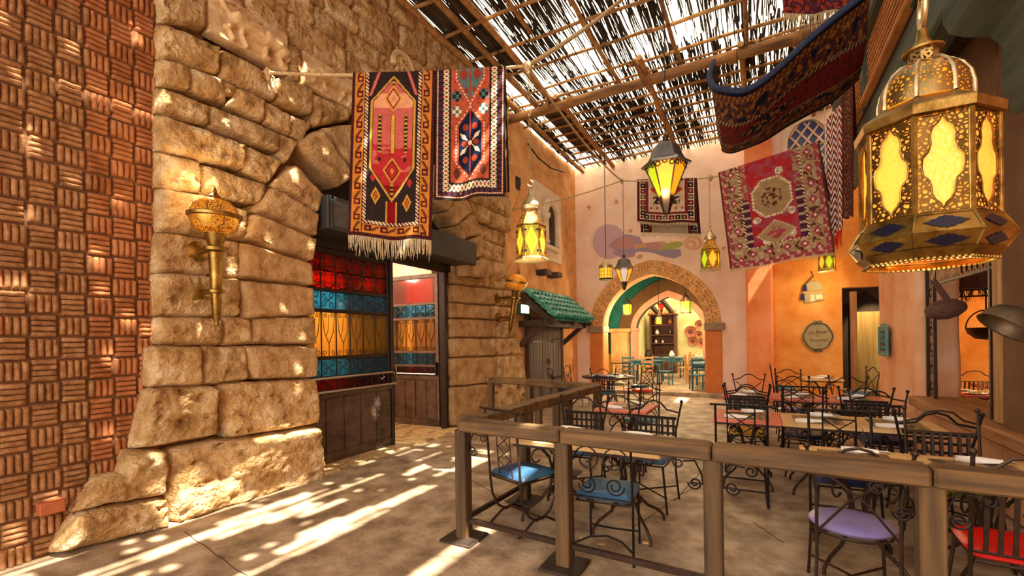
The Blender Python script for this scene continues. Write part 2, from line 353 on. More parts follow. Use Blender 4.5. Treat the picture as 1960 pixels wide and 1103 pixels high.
# ---- floor
fl = struct('floor', MB().box((-10, -9, -.2), (8, 13.35, 0)), M['floor'], 'stamped sand coloured concrete floor of the courtyard')
MB().box((-6.5, 13.35, -.2), (3.2, 23, .1)).build('raised_floor', M['floor'], fl)
jt = MB()
for a, b in (((355, 1018), (470, 1103)), ((895, 915), (1010, 985)), ((1210, 1010), (1330, 930)), ((1440, 1000), (1500, 1040)), ((1290, 960), (1345, 900))):
    p, q = onz(*a, .001), onz(*b, .001); n = 9
    pts = [p.lerp(q, i/n)+V((fb((i*1.7, a[0], 0))*.05*(0 < i < n), fb((i*1.3, 9, a[1]))*.05, 0)) for i in range(n+1)]
    jt.tube(pts, .004, 4)
jt.build('crack', mat('crack', '3a2a1c', .9), fl)
pv = []
for k in range(3):
    mb = MB(); mb.bbox((-.5, -.5, 0), (.5, .5, .012), .02); pv.append(mb.mesh('paver', M['paver']))
y = 3.85; row = 0
while y < 7.05:
    h = R.choice((.19, .22, .25)); x = -4.72-(row % 2)*.1
    while x > -7.3:
        wd = R.uniform(.3, .52)
        o = inst('paver', R.choice(pv), fl, (x-wd/2, y+h/2, 0), (0, 0, R.uniform(-.01, .01)), (wd-.012, h-.012, 1+R.random()*.5)); x -= wd
    y += h; row += 1

# ---- brick wall on the left (basket weave)
wb = wallroot('wall_brick', 'brown basket-weave brick wall of short bricks laid in fours')
MB().box((-5.3, -1.5, 0), (-4.94, 2.6, 7)).build('mortar_bed', M['brickmortar'], wb)
bw = .174
var = []
for k in range(5):
    mb = MB(); g = []
    nu, nvv = 9, 4
    for i in range(nu):
        row_ = []
        for j in range(-1, nvv+1):
            s, t = i/(nu-1), min(max(j/(nvv-1), 0), 1)
            e = min(1, min(s, 1-s)*9+.25)*min(1, (min(t, 1-t)*3.2+.35))
            if j in (-1, nvv): h = -.03
            else: h = .019*e+.009*fb((s*3+k*7, t*2.5, k), 2)
            if i in (0, nu-1): h = -.03
            row_.append((h, (s-.5)*(bw-.010)+.003*fb((s*4, t*3+k*5, 3), 2), (t-.5)*(bw/4-.006)+.0035*fb((s*5+9, k*3.1, t), 2)))
        g.append(row_)
    var.append(mb.grid(g).mesh('brick', M['brick'], 60))
allb = []
for c in range(11):
    for r in range(31):
        vert = (c+r) % 2 == 0
        for k in range(4):
            y0, z0 = .437+c*bw, -.02+r*bw; o4 = (k+.5)*bw/4
            p = (y0+o4, z0+bw/2) if vert else (y0+bw/2, z0+o4)
            if p[1] < .02 or p[0] > 2.3: continue
            rel = V((-4.92, p[0], p[1]-CAMZ)); dd = rel.dot(Fw); u = rel.dot(rc)/dd; v = rel.dot(uc)/dd
            px, py = 980+u*F0, HZ-v*F0
            hid = px < 0 or py < 0 or px > 312 or (px > 130+max(0, 1000-py)*.9 and py > 830)
            allb.append((hid, dd, vert, p))
allb.sort(key=lambda t: (t[0], t[1]))
mbs = MB()
for i, (hid, dd, vert, p) in enumerate(allb):
    me = var[R.randrange(5)]
    if i < 300:
        inst('brick', me, wb, (-4.93, p[0], p[1]), (pi/2 if vert else 0, 0, 0), (R.uniform(.8, 1.25), 1, 1))
    else:
        sc = R.uniform(.8, 1.25); b = len(mbs.v)
        for q in me.vertices:
            yy, zz = (q.co.y, q.co.z) if not vert else (-q.co.z, q.co.y)
            mbs.v.append((-4.93+q.co.x*sc, p[0]+yy, p[1]+zz))
        mbs.f += [tuple(b+j for j in f.vertices) for f in me.polygons]
mbs.build('brickwork', mat('terracotta_brickwork', ['84502e', 'a86b42', 'bd8256'], .95, scale=5, bump=.8, bscale=70, dist=.008, spec=.1), wb, 60, kind='stuff')
MB().bbox((-4.93, 1.33, .34), (-4.84, 1.48, .44), .008).build('junction_box', M['terra'], wb)

# ---- rugged stone gate wall
X0 = -4.87
ws = wallroot('wall_stone', 'rugged golden ashlar wall with the big arched gateway')
CY, CZ, IA, IB, OA, OB = 5.45, 2.8, 1.65, 1.4, 2.4, 2.0
hole = [(CY-IA*cos(pi*i/30), CZ+IB*sin(pi*i/30)) for i in range(31)]
outl = [(2.12, 0), (3.8, 0)]+hole+[(7.12, 0), (8.95, 0), (8.95, 7.0), (2.12, 7.0)]
o = MB().prism(outl, -5.6, -5.12, lambda u, v, d: (d, u, v)).build('mortar_bed', M['mortar'], ws); fixnorm(o)
def stone(cor, depth, back=.27, grow=.012, *, m='stone', amp=1.0, seed=0, x0=X0, rad=.075, name='stone', parent=None):
    """cor: four (y, z) corners TL TR BR BL"""
    tl, tr, br, bl = [V((c[0], c[1])) for c in cor]; cc = (tl+tr+br+bl)/4; tl, tr, br, bl = [p+(p-cc).normalized()*grow for p in (tl, tr, br, bl)]
    wl = ((tr-tl).length+(br-bl).length)/2; hl = ((tl-bl).length+(tr-br).length)/2
    nu, nv = max(8, min(34, int(wl/.026))), max(7, min(30, int(hl/.026)))
    g = []
    for j in range(nv+1):
        row = []
        for i in range(nu+1):
            s, t = i/nu, j/nv
            S_, T_ = 2*s-1, 2*t-1
            s2 = .5+.5*S_*(1-.03*T_**8); t2 = .5+.5*T_*(1-.05*S_**8)
            p = bl.lerp(br, s2).lerp(tl.lerp(tr, s2), t2)
            e = min(s*wl, (1-s)*wl, t*hl, (1-t)*hl); q = min(e/rad, 1)
            prof = sqrt(max(0, 1-(1-q)**2)); sm = min(1, e/.05)
            n1 = fb((p.x*2.2+seed, p.y*2.2, seed*.3), 3); n2 = fb((p.x*9, p.y*9+seed, 5), 4); n3 = abs(noise.noise(V((p.x*14+seed, p.y*22, 2))))
            pitd = max(0, n2-.08)*.2
            h = depth*prof+amp*sm*(.085*n1+.06*n2-.022*n3-pitd)
            wb_ = (1-sm)*0+1
            y = p.x+.016*fb((p.x*5, p.y*5, 1), 2)*wb_; z = p.y+.016*fb((p.x*5, p.y*5, 8), 2)*wb_
            row.append((x0+h, y, max(z, .0)))
        g.append(row)
    mb = MB().grid(g)
    per = [g[0][i] for i in range(nu)]+[g[j][nu] for j in range(nv)]+[g[nv][i] for i in range(nu, 0, -1)]+[g[j][0] for j in range(nv, 0, -1)]
    mb.strip([(p[0]-back, p[1], p[2]) for p in per], per)
    return mb.build(name, M[m], parent or ws, 70)
def yz(px, py, X=X0+.05): p = onx(px, py, X); return (p.y, p.z)
A = lambda x, y: (280+x/2.758, y/2.758)
B = lambda x, y: (300+x/3.064, 340+y/3.064)
D = lambda x, y: (x/1.829, 500+y/1.829)
laid = [
 (A, (75, -40), (312, -40), (312, 150), (85, 105), .1), (A, (80, 118), (395, 245), (390, 385), (80, 298), .1),
 (A, (78, 305), (232, 350), (235, 475), (75, 445), .1), (A, (238, 352), (408, 412), (432, 548), (240, 480), .09),
 (A, (75, 455), (337, 550), (335, 665), (70, 590), .1), (A, (72, 600), (515, 762), (515, 898), (66, 792), .12),
 (A, (343, 550), (702, 700), (697, 805), (338, 672), .1), (A, (413, 418), (487, 455), (482, 500), (420, 490), .06),
 (A, (402, 258), (682, 398), (680, 532), (405, 408), .1), (A, (490, 460), (630, 535), (620, 642), (440, 553), .1),
 (A, (632, 537), (767, 608), (763, 708), (625, 648), .09), (A, (685, 405), (877, 465), (882, 602), (687, 545), .1),
 (A, (765, 606), (885, 650), (828, 740), (768, 708), .08), (A, (885, 488), (1088, 582), (1062, 632), (890, 668), .09),
 (A, (710, 705), (818, 748), (742, 858), (706, 812), .09), (A, (520, 765), (717, 850), (645, 970), (523, 898), .11),
 (A, (66, 800), (292, 852), (292, 1012), (60, 985), .1), (A, (298, 862), (642, 975), (600, 1078), (298, 1024), .1),
 (A, (750, 232), (822, 262), (820, 440), (752, 412), .08),
 (B, (20, 62), (342, 115), (318, 352), (14, 312), .12), (B, (350, 140), (532, 192), (545, 372), (330, 362), .09),
 (B, (8, 318), (305, 362), (312, 572), (4, 555), .12), (B, (318, 362), (488, 374), (492, 592), (320, 575), .09),
 (B, (4, 560), (318, 575), (332, 812), (4, 812), .12), (B, (328, 585), (492, 597), (488, 808), (338, 812), .1),
 (B, (4, 818), (378, 818), (378, 985), (0, 980), .12), (B, (384, 815), (552, 825), (562, 978), (385, 982), .1),
 (D, (525, 298), (698, 300), (706, 436), (520, 440), .13), (D, (704, 300), (866, 300), (868, 418), (710, 432), .12),
 (D, (515, 444), (752, 435), (764, 610), (465, 660), .15), (D, (765, 430), (1106, 410), (1112, 570), (792, 622), .14),
 (D, (582, 655), (1112, 575), (1114, 772), (590, 925), .2), (D, (440, 664), (580, 660), (578, 815), (395, 850), .16),
 (D, (350, 752), (436, 742), (448, 832), (258, 882), .14), (D, (270, 882), (577, 826), (580, 930), (185, 1027), .18),
]
for i, (f, a, b, c, d, dep) in enumerate(laid):
    stone([yz(*f(*q)) for q in (a, b, c, d)], dep, seed=i*3.7, amp=1.0+.5*(dep > .13))
# gate jambs and arch ring
vs_ = [(D, (862, 296), (1106, 296), (1109, 408), (886, 415)), (B, (575, 822), (922, 815), (932, 980), (562, 978)), (B, (495, 596), (912, 640), (922, 812), (530, 830)),
       (B, (500, 372), (906, 500), (912, 636), (496, 590)), (B, (570, 205), (932, 357), (911, 497), (512, 368)), (B, (684, 48), (942, 212), (931, 352), (588, 192)), (B, (808, -84), (975, 108), (944, 208), (692, 38))]
for i, (f, a, b, c, d) in enumerate(vs_):
    stone([yz(*f(*q), X0+.1) for q in (a, b, c, d)], .16, .42, m='vstone', amp=.7, seed=100+i*2.3, name='arch_stone', rad=.05)
t = radians(38)
while t < pi-.02:
    t2 = min(pi, t+radians(R.uniform(11.5, 13.5)))
    e = lambda a, b, tt: (CY-a*cos(tt), CZ+b*sin(tt))
    stone([e(OA, OB, t+.01), e(OA, OB, t2-.01), e(IA, IB, t2-.008), e(IA, IB, t+.008)], .16, .42, m='vstone', amp=.7, seed=140+t, name='arch_stone', rad=.05)
    t = t2
ys = [505, 543, 579, 609, 647, 685, 741, 818]
rx = [978, 981, 981, 983, 988, 998, 1006, 1012]
for i in range(7):
    y0, y1 = ys[i], ys[i+1]; m0 = 950 if i % 2 else 938
    sl_ = lambda x, yy: yy+(x-868)*(650-yy)/900
    stone([yz(866, y0, -5.0), yz(m0, sl_(m0, y0), -5.0), yz(m0, sl_(m0, y1), -5.0), yz(868, y1, -5.0)], .12, .12, .004, m='vstone', amp=.6, seed=200+i, name='arch_stone', rad=.04, x0=-5.1)
    stone([yz(m0+1, sl_(m0, y0), -5.0), yz(rx[i], sl_(rx[i], y0), -5.0), yz(rx[i+1], sl_(rx[i+1], y1), -5.0), yz(m0+1, sl_(m0, y1), -5.0)], .14, .15, seed=220+i, x0=-5.08)
# courses higher up
P1 = [yz(398, 70)[0], yz(550, 110)[0]]; P2 = [yz(579, 110)[0], yz(688, 110)[0]]; PZ0, PZ1 = 4.79, 5.2
z = 3.0; row = 0
while z < 6.95:
    h = R.uniform(.3, .44); h = min(h, 6.97-z)
    if 4.3 < z < PZ0 and z+h > PZ0-.15: h = PZ0-z
    if PZ0-.01 <= z < PZ1-.01: h = PZ1-z
    yy = 2.13-R.random()*.3
    while yy < 8.95:
        wd = R.uniform(.4, .95); a, b = max(yy, 2.13), min(yy+wd, 8.95); yy += wd
        zm = z+h/2
        if zm < PZ0: a = max(a, 4.4)
        if abs(zm-(PZ0+PZ1)/2) < .02:
            for p0, p1 in ((P1[0], P1[1]), (P2[0], P2[1])):
                if a < p1 and b > p0:
                    if p0-a > b-p1: b = p0-.01
                    else: a = p1+.01
            if zm < PZ1 and a < 2.5: continue
        if zm < CZ+OB:
            hw = OA*sqrt(max(0, 1-((z+.03-CZ)/OB)**2)) if z < CZ+OB else 0
            if CY-hw < a < CY+hw: a = CY+hw
            if CY-hw < b < CY+hw: b = CY-hw
        if b-a < .1 or (a < CY < b and zm < CZ+OB and (b-a) > 1.2): continue
        stone([(a+.006, z+h-.006), (b-.006, z+h-.006), (b-.006, z+.006), (a+.006, z+.006)], R.uniform(.06, .1), grow=.004, seed=300+yy*3+row*7, x0=X0 if a < 7.2 or z > 3.9 else X0-.12)
    z += h; row += 1
# carved reliefs
def relief(y0, y1, z0, z1, caps, label, m='carve', x0=X0+.02, base=.05):
    nu, nv = 90, 44; W, H = y1-y0, z1-z0; g = []
    for j in range(nv+1):
        row = []
        for i in range(nu+1):
            s, t = i/nu*W/H, j/nv; h = 0
            for (ax, ay, bx, by, r) in caps:
                dx, dy = bx-ax, by-ay; L2 = dx*dx+dy*dy
                k = 0 if L2 == 0 else max(0, min(1, ((s-ax)*dx+(t-ay)*dy)/L2))
                d2 = (s-ax-k*dx)**2+(t-ay-k*dy)**2
                if d2 < r*r: h = max(h, r*(1-(d2/(r*r))**2)**.5)
            e = min(i, nu-i, (j)*1.0, (nv-j)*1.0)
            row.append((x0+(base if e > 0 else 0)+h*1.9*H+.006*fb((s*9, t*9, y0), 3), y0+W*i/nu, z0+H*j/nv))
        g.append(row)
    mb = MB().grid(g); per = [g[0][i] for i in range(nu)]+[g[j][nu] for j in range(nv)]+[g[nv][i] for i in range(nu, 0, -1)]+[g[j][0] for j in range(nv, 0, -1)]
    mb.strip([(p[0]-.1, p[1], p[2]) for p in per], per)
    return mb.build('carved_panel', M[m], ws, 50, label=label)
k = (P1[1]-P1[0])/(PZ1+.06-PZ0)
beast = [(.30, .55, .66, .52, .15), (.66, .52, .78, .5, .17), (.86, .42, .88, .40, .14), (.93, .36, .97, .34, .07), (.28, .5, .2, .3, .07), (.2, .3, .26, .1, .05), (.36, .48, .36, .28, .06), (.36, .28, .42, .1, .05),
         (.7, .42, .66, .12, .05), (.66, .12, .72, .1, .045), (.8, .4, .9, .12, .05), (.9, .12, .95, .1, .045), (.24, .62, .14, .8, .035), (.14, .8, .3, .92, .03), (.3, .92, .62, .86, .03), (.84, .54, .86, .56, .05), (.92, .5, .93, .52, .04)]
relief(P1[0], P1[1], PZ0, PZ1+.06, [(a*k, b, c*k, d, r) for a, b, c, d, r in beast], 'carved lion prowling with a raised tail')
k = (P2[1]-P2[0])/(PZ1-PZ0)
relief(P2[0], P2[1], PZ0, PZ1, [((1-a)*k, b, (1-c)*k, d, r) for a, b, c, d, r in beast], 'carved lion facing back over its shoulder')
sc_ = MB(); oc = onx(770, 132, X0+.1)
f_ = lambda u, v: (X0+.12, oc.y+u, oc.z+v)
sc_.tube(arc((0, 0), .22, -.2, pi+.2, 18, f_), .045, 8)
for sg in (-1, 1):
    sc_.tube(spiral((sg*.085, .02), .085, .012, pi/2, sg*1.6, 26, f_), .026, 6)
    sc_.tube(arc((sg*.05, -.1), .09, 0, pi, 10, f_), .03, 6)
sc_.tube(arc((0, 0), .15, .1, pi-.1, 14, f_), .02, 6)
o = sc_.build('carved_scroll', M['carve'], ws)

# ---- ochre plaster stretch of the left side, with window, door and stub beams
wp = wallroot('wall_plaster', 'rough ochre plaster wall between the stone gate and the far corner')
XP = -5.05
def rough_sheet(y0, y1, z0, z1, x, amp=.03, step=.12):
    ny, nz = int((y1-y0)/step), int((z1-z0)/step)
    return MB().grid([[(x+amp*fb((i*.22, j*.22, 3), 3)*2, y0+(y1-y0)*i/ny, z0+(z1-z0)*j/nz) for i in range(ny+1)] for j in range(nz+1)])
rough_sheet(8.8, 13.75, 0, 7.0, XP).build('plaster_face', M['ochre'], wp, 60)
MB().box((-5.6, 8.6, 0), (XP-.06, 14, 7)).build('wall_core', M['ochre'], wp)
# arched stone window
q0, q1 = onx(1022, 338, XP), onx(1070, 470, XP)
yc, zc = (q0.y+q1.y)/2, 4.75
wn = thing('window_1', 'small arched window in a pale stone surround high in the ochre wall', 'window', kind='structure')
MB().bbox((XP-.02, yc-.95, zc-.95), (XP+.07, yc+.85, zc+1.0), .01).build('window_surround', M['wframe'], wn)
mb = MB()
for sg in (-1, 1):
    mb.lathe([(.09, -.55), (.11, -.5), (.085, -.45), (.08, .1), (.12, .16), (.13, .25)], 10, (XP+.12, yc+sg*.36, zc))
mb.build('column', M['wframe'], wn)
mb = MB(); mb.tube(arc((0, 0), .38, 0, pi, 14, lambda u, v: (XP+.12, yc+u, zc+.25+v)), .1, 8); mb.build('window_arch', M['wframe'], wn)
MB().bbox((XP+.03, yc-.5, zc-.7), (XP+.22, yc+.5, zc-.58), .015).build('sill', M['wframe'], wn)
MB().prism([(-.29, -.58), (.29, -.58)]+[(.29*cos(pi*i/10), .25+.29*sin(pi*i/10)) for i in range(11)], XP+.06, XP+.085, lambda u, v, d: (d, yc+u, zc+v)).build('shutter', M['dkwood'], wn)
mb = MB()
for i in range(7): mb.box((XP+.085, yc-.26+i*.08, zc-.56), (XP+.105, yc-.225+i*.08, zc+.3))
mb.build('bar', M['dkwood'], wn)
for (px, py), (wd, hh) in (((992, 351), .2 and (.22, .3)),):
    p = onx(px, py, XP); MB().box((XP-.05, p.y-wd/2, p.z-hh/2), (XP+.012, p.y+wd/2, p.z+hh/2)).build('putlog_hole_shade', M['darkroom'], wp)  # hole drawn as a dark block, its shade put into the colour
for px, py in ((1030, 523), (1052, 528)):
    p = onx(px, py, XP); mb = MB().bbox((XP-.05, p.y-.16, p.z-.07), (XP+.32, p.y+.16, p.z+.07), .015); mb.build('stub_beam', M['dkwood'], wp)
# plank door under the canopy
dr = thing('door_1', 'weathered grey plank door under the green tiled canopy', 'door', kind='structure')
y0d, y1d = 10.12, 12.1
for i in range(11):
    a = y0d+(y1d-y0d)*i/11; MB().bbox((XP+.02, a+.008, 0.02), (XP+.09+R.uniform(0, .012), a+(y1d-y0d)/11-.008, 2.2), .008).build('plank', M['greywood'], dr)
for zz in (1.55, .55):
    for yy in (y0d+.06, y1d-.66): MB().bbox((XP+.1, yy, zz), (XP+.12, yy+.6, zz+.07), .005).build('strap_hinge', M['iron'], dr)
MB().tube(arc((0, 0), .08, 0, 2*pi, 16, lambda u, v: (XP+.14, 11.1+u, 1.05+v)), .012, 6).build('ring_pull', M['iron'], dr)
MB().bbox((XP, y0d-.14, 0), (XP+.12, y0d, 2.3), .01).bbox((XP, y1d, 0), (XP+.12, y1d+.14, 2.3), .01).build('door_frame', M['dkwood'], dr)
# canopy with glazed tiles
cn = thing('tiled_canopy', 'lean-to canopy of green glazed barrel tiles over the grey plank door', 'canopy', kind='structure')
ya, yb, xa, za, xb, zb = 9.75, 12.55, -4.98, 2.82, -4.2, 2.14
sl = V((xb-xa, 0, zb-za)); sn = V((zb-za, 0, -(xb-xa))).normalized()
if sn.z < 0: sn = -sn
ncol, nrow = 13, 5; Lr = sl.length/nrow*1.18; cw = (yb-ya)/ncol
mb = MB(); sd = sl.normalized(); g = []
for j in range(2):
    row = []
    for i in range(9):
        a = pi*i/8; rr = cw*.44*(1.0-.14*(1-j))
        p = sd*(Lr*j)+V((0, -cos(a)*rr, 0))+sn*(sin(a)*rr*1.3+(0.0 if j == 0 else .04)); row.append(p)
    g.append(row)
g2 = [[p-sn*.012 for p in r] for r in g]
mb.grid(g); mb.grid([r[::-1] for r in g2]); mb.strip(g[1], g2[1], False); tme = mb.mesh('roof_tile', M['tile'], 50)
mb = MB(); gp = []
for j in range(2): gp.append([sd*(Lr*j)+V((0, (-.5+i/6)*cw*1.06, 0))+sn*(-.035*sin(pi*i/6)+(.01 if j else 0)) for i in range(7)])
pme = mb.grid(gp).mesh('roof_pan', M['tile'], 50)
for r in range(nrow):
    for c in range(ncol):
        p = V((xa, ya+cw*(c+.5), za))+sl*(r/nrow)+V((0, R.uniform(-.006, .006), 0))+sn*.02
        inst('roof_tile', tme, cn, p, (0, 0, R.uniform(-.015, .015)))
        if c < ncol-1: inst('pan_tile', pme, cn, p+V((0, cw/2, -.03)))
mb = MB()
mb.prism([(0, 0), (sl.length, 0), (sl.length, -.05), (0, -.05)], ya-.02, yb+.02, lambda u, v, d: V((xa, d, za))+sd*u+sn*(v-.02)); mb.build('roof_board', M['dkwood'], cn)
for yy in (ya+.06, (ya+yb)/2, yb-.06): MB().beam(V((xa-.05, yy, za-.12)), V((xb+.03, yy, zb-.12)), .12, .14).build('rafter', M['dkwood'], cn)
MB().beam((-4.45, ya-.25, 2.02), (-4.45, yb+.1, 2.02), .14, .16).build('eave_beam', M['dkwood'], cn)
for yy in (ya, yb-.1):
    MB().beam((XP, yy, 2.02), (-4.3, yy, 2.02), .13, .15).build('bracket_arm', M['dkwood'], cn)
    MB().beam((XP, yy, 1.5), (-4.45, yy, 1.98), .11, .12).build('bracket_brace', M['dkwood'], cn)

# ---- back wall with the brick arch
YB = 13.7; AX, HW, SP = -2.74, 1.46, 2.0
def parch(hw, rise, n=28, pk=.14):
    return [(AX-hw*cos(pi*i/n), SP+(rise-pk)*sin(pi*i/n)+pk*(1-abs(1-2*i/n))**3) for i in range(n+1)]
inn = parch(HW, 1.52); wk = wallroot('wall_back', 'tall peach plaster wall with the pointed brick arch')
outl = [(-5.4, 0), (AX-HW, 0)]+inn+[(AX+HW, 0), (.5, 0), (.5, 7.3), (-5.4, 7.1)]
fixnorm(MB().prism(outl, YB, YB+.5, lambda u, v, d: (u, d, v)).build('plaster_face', M['peach'], wk))
n_ = 64; bw1 = parch(HW-.01, 1.51, n_); bw2 = parch(HW+.21, 1.72, n_); bw3 = parch(HW+.42, 1.93, n_)
for i in range(n_):
    brk = [(bw1, bw2), (bw2, bw3)] if i % 2 else [(bw1, bw3)]
    for lo_, hi_ in brk:
        def L2(a, b, s): return (lerp(a[0], b[0], s), lerp(a[1], b[1], s))
        if i % 2 == 0:
            md = .28 if (i//2) % 2 else .72
            segs = [(0, md), (md, 1)]
        else: segs = [(0, 1)]
        for s0, s1 in segs:
            q = [L2(lo_[i], hi_[i], s0), L2(lo_[i+1], hi_[i+1], s0), L2(lo_[i+1], hi_[i+1], s1), L2(lo_[i], hi_[i], s1)]
            c = (sum(p[0] for p in q)/4, sum(p[1] for p in q)/4); q = [(lerp(c[0], p[0], .9), lerp(c[1], p[1], .93)) for p in q]
            pr = YB-.045-R.random()*.012
            MB().prism(q, pr, YB+.03, lambda u, v, d: (u, d, v)).build('arch_brick', M['voussoir'], wk, 0)
M['archmortar'] = mat('arch_mortar', ['7d4f26', '9c6a38'], .95)
rb = MB(); a2 = parch(HW+.40, 1.91, n_)
rb.strip([(p[0], YB-.03, p[1]) for p in bw1], [(p[0], YB-.03, p[1]) for p in a2], False).strip([(p[0], YB+.5, p[1]) for p in bw1], [(p[0], YB-.03, p[1]) for p in bw1], False)
rb.build('arch_mortar', M['archmortar'], wk)
for sg in (-1, 1):
    xi = AX+sg*HW
    a, b = sorted((xi-sg*.03, xi+sg*.5)); MB().bbox((a, YB-.12, 1.82), (b, YB+.52, 2.03), .02).build('cap_stone', M['capstone'], wk)
    a, b = sorted((xi-sg*.015, xi+sg*.42)); MB().bbox((a, YB-.07, 0), (b, YB+.5, 1.82), .03).build('jamb_pilaster', M['pilaster'], wk)
# faded painting above the arch: a cloth with tassels, moon and gourds (flat paint on the plaster)
mu = thing('wall_mural', 'faded painting of a moon and a bundled tasselled cloth above the brick arch', 'mural')
E_ = lambda x, y: (1100+x/6.125, 400+y/6.125)
lay = [0]
def paint(m, pts, name='painted_patch'):
    lay[0] += 1; yy = YB-.002-lay[0]*.0006
    poly = [(ony(*E_(*p), YB).x, ony(*E_(*p), YB).z) for p in pts]
    fixnorm(MB().prism(poly, yy, yy+.002, lambda u, v, d: (u, d, v)).build(name, M[m], mu, 0))
def ell(cx, cy, rx, ry, a0=0, a1=2*pi, n=24, tl=0):
    return [(cx+rx*cos(a0+(a1-a0)*i/n)*cos(tl)-ry*sin(a0+(a1-a0)*i/n)*sin(tl), cy+rx*cos(a0+(a1-a0)*i/n)*sin(tl)+ry*sin(a0+(a1-a0)*i/n)*cos(tl)) for i in range(n)]
paint('mmoon', ell(380, 385, 205, 215)); paint('mviolet', ell(405, 385, 195, 205))
paint('mplum', [(385, 440), (480, 350), (610, 295), (760, 330), (800, 400), (740, 480), (830, 445), (1000, 500), (1150, 490), (1250, 540), (1200, 575), (1080, 570), (900, 510), (720, 500), (700, 560), (560, 580), (440, 520), (480, 480)])
paint('mred', ell(580, 405, 105, 75)); paint('mslate', [(480, 490), (700, 470), (830, 442), (1020, 480), (1240, 470), (1250, 550), (1150, 580), (1000, 540), (860, 500), (700, 505), (560, 520)])
paint('mochre', [(690, 420), (800, 400), (1050, 380), (1100, 430), (960, 480), (820, 450), (700, 470)]); paint('mred', ell(930, 430, 100, 38)); paint('mgreen', ell(1150, 430, 125, 42, tl=-.2)); paint('mgreen', [(965, 490), (1100, 400), (1200, 440), (1080, 480)])
paint('morange', ell(1390, 400, 110, 80)); paint('mcream', ell(1380, 405, 80, 60)); paint('morange', ell(1370, 412, 58, 44)); paint('mcream', ell(1360, 420, 36, 28))
for c in ((655, 260, 28), (765, 560, 38), (1745, 460, 26)): paint('mochre', ell(c[0], c[1], c[2], c[2]*.7, tl=-.5))
for c in ((160, 650, 50), (110, 880, 60), (1700, 770, 60), (1380, 560, 60), (1480, 190, 30), (1490, 265, 30)):
    ro = ell(*c[:2], c[2], c[2]*.9); mb = MB()
    mb.tube([V((ony(*E_(*p), YB).x, YB-.001, ony(*E_(*p), YB).z)) for p in spiral((c[0], c[1]), c[2], c[2]*.2, 1, 1.6, 26, lambda a, b: (a, b))], .006, 4); mb.build('painted_swirl', M['mviolet'] if c[0] > 1400 and c[1] < 300 else M['mcream'], mu)
for px, py in ((1128, 397), (1180, 386)):
    p = ony(px, py, YB); MB().lathe([(.05, 0), (.05, .12)], 8, mtx=Matrix.Translation((p.x, YB+.02, p.z)) @ Matrix.Rotation(pi/2, 4, 'X')).build('peg', M['ochre'], wk)

# ---- room beyond the arch and the lime-yellow room behind it
wt = wallroot('wall_teal', 'teal plaster wall with a yellow tiled dado seen through the brick arch')
MB().box((-5.75, 14.2, .1), (-5.4, 17.2, 4.2)).build('teal_face', M['teal'], wt)
MB().bbox((-5.4, 14.2, .1), (-5.37, 17, 1.05), .005).build('tile_dado', M['dado'], wt)
MB().box((-5.75, 14.2, 4.0), (.9, 17.4, 4.2)).build('teal_ceiling', M['teal'], wt)
MB().box((.5, 14.2, .1), (.9, 17.2, 4.2)).build('end_face', M['brownarch'], wt)
w2 = wallroot('wall_middle', 'brown inner wall pierced by a pink edged pointed arch')
AX, HW, SP = -2.82, 1.14, 1.95
i2 = parch(HW, 1.15, 24, .22); o2 = parch(HW+.2, 1.38, 24, .24)
fixnorm(MB().prism([(-5.5, .1), (AX-HW, .1)]+i2+[(AX+HW, .1), (.6, .1), (.6, 4.1), (-5.5, 4.1)], 17, 17.35, lambda u, v, d: (u, d, v)).build('inner_face', M['teal'], w2))
MB().strip([(p[0], 16.98, p[1]) for p in i2], [(p[0], 16.98, p[1]) for p in o2], False).strip([(p[0], 17.36, p[1]) for p in i2], [(p[0], 16.98, p[1]) for p in i2], False).build('arch_band', M['pinkarch'], w2)
o3 = parch(HW+.62, 1.85, 24, .26)
MB().strip([(p[0], 16.94, p[1]) for p in o2], [(p[0], 16.94, p[1]) for p in o3], False).strip([(p[0], 17.0, p[1]) for p in o2], [(p[0], 16.94, p[1]) for p in o2], False).strip([(p[0], 16.94, p[1]) for p in o3], [(p[0], 17.0, p[1]) for p in o3], False).build('brown_band', M['brownarch'], w2)
for sg in (-1, 1):
    a, b = sorted((AX+sg*HW-.005*sg, AX+sg*(HW+.2))); MB().box((a, 16.97, .1), (b, 17.37, 1.95)).build('jamb', M['pinkarch'], w2)
    MB().bbox((a-.05, 16.93, 1.9), (b+.05, 17.4, 2.0), .01).build('impost', M['pinkarch'], w2)
MB().box((-5.4, 16.95, .1), (-4.2, 17.0, 1.05)).build('tile_dado', M['dado'], w2)
MB().box((-4.8, 16.6, .1), (-4.2, 16.97, 2.0)).bbox((-4.9, 16.55, 1.85), (-4.1, 16.99, 2.0), .02).build('ochre_pier', M['ochre'], w2)
w3 = wallroot('wall_far', 'lime yellow wall of the far room hung with terracotta plates')
MB().box((-4.7, 21, .1), (2, 21.3, 4.2)).build('far_face', M['pale'], w3)
MB().box((-4.7, 17.35, .1), (-4.4, 21, 4.2)).build('side_face', M['pale'], w3)
MB().box((1.6, 17.35, .1), (2, 21, 3.3)).build('side_face', M['pale'], w3)
MB().box((-4.7, 17.36, 4.2), (2, 21.3, 4.22)).build('sun_diffuser_sheet', M['sheet'], w3, 0)  # unseen sheet added to soften the sun in the far room
for x in (-3.9, -3.3): MB().beam((x, 17.4, 3.3), (x+.1, 21, 2.6), .14, .16).build('sloping_rafter', M['dkwood'], w3)

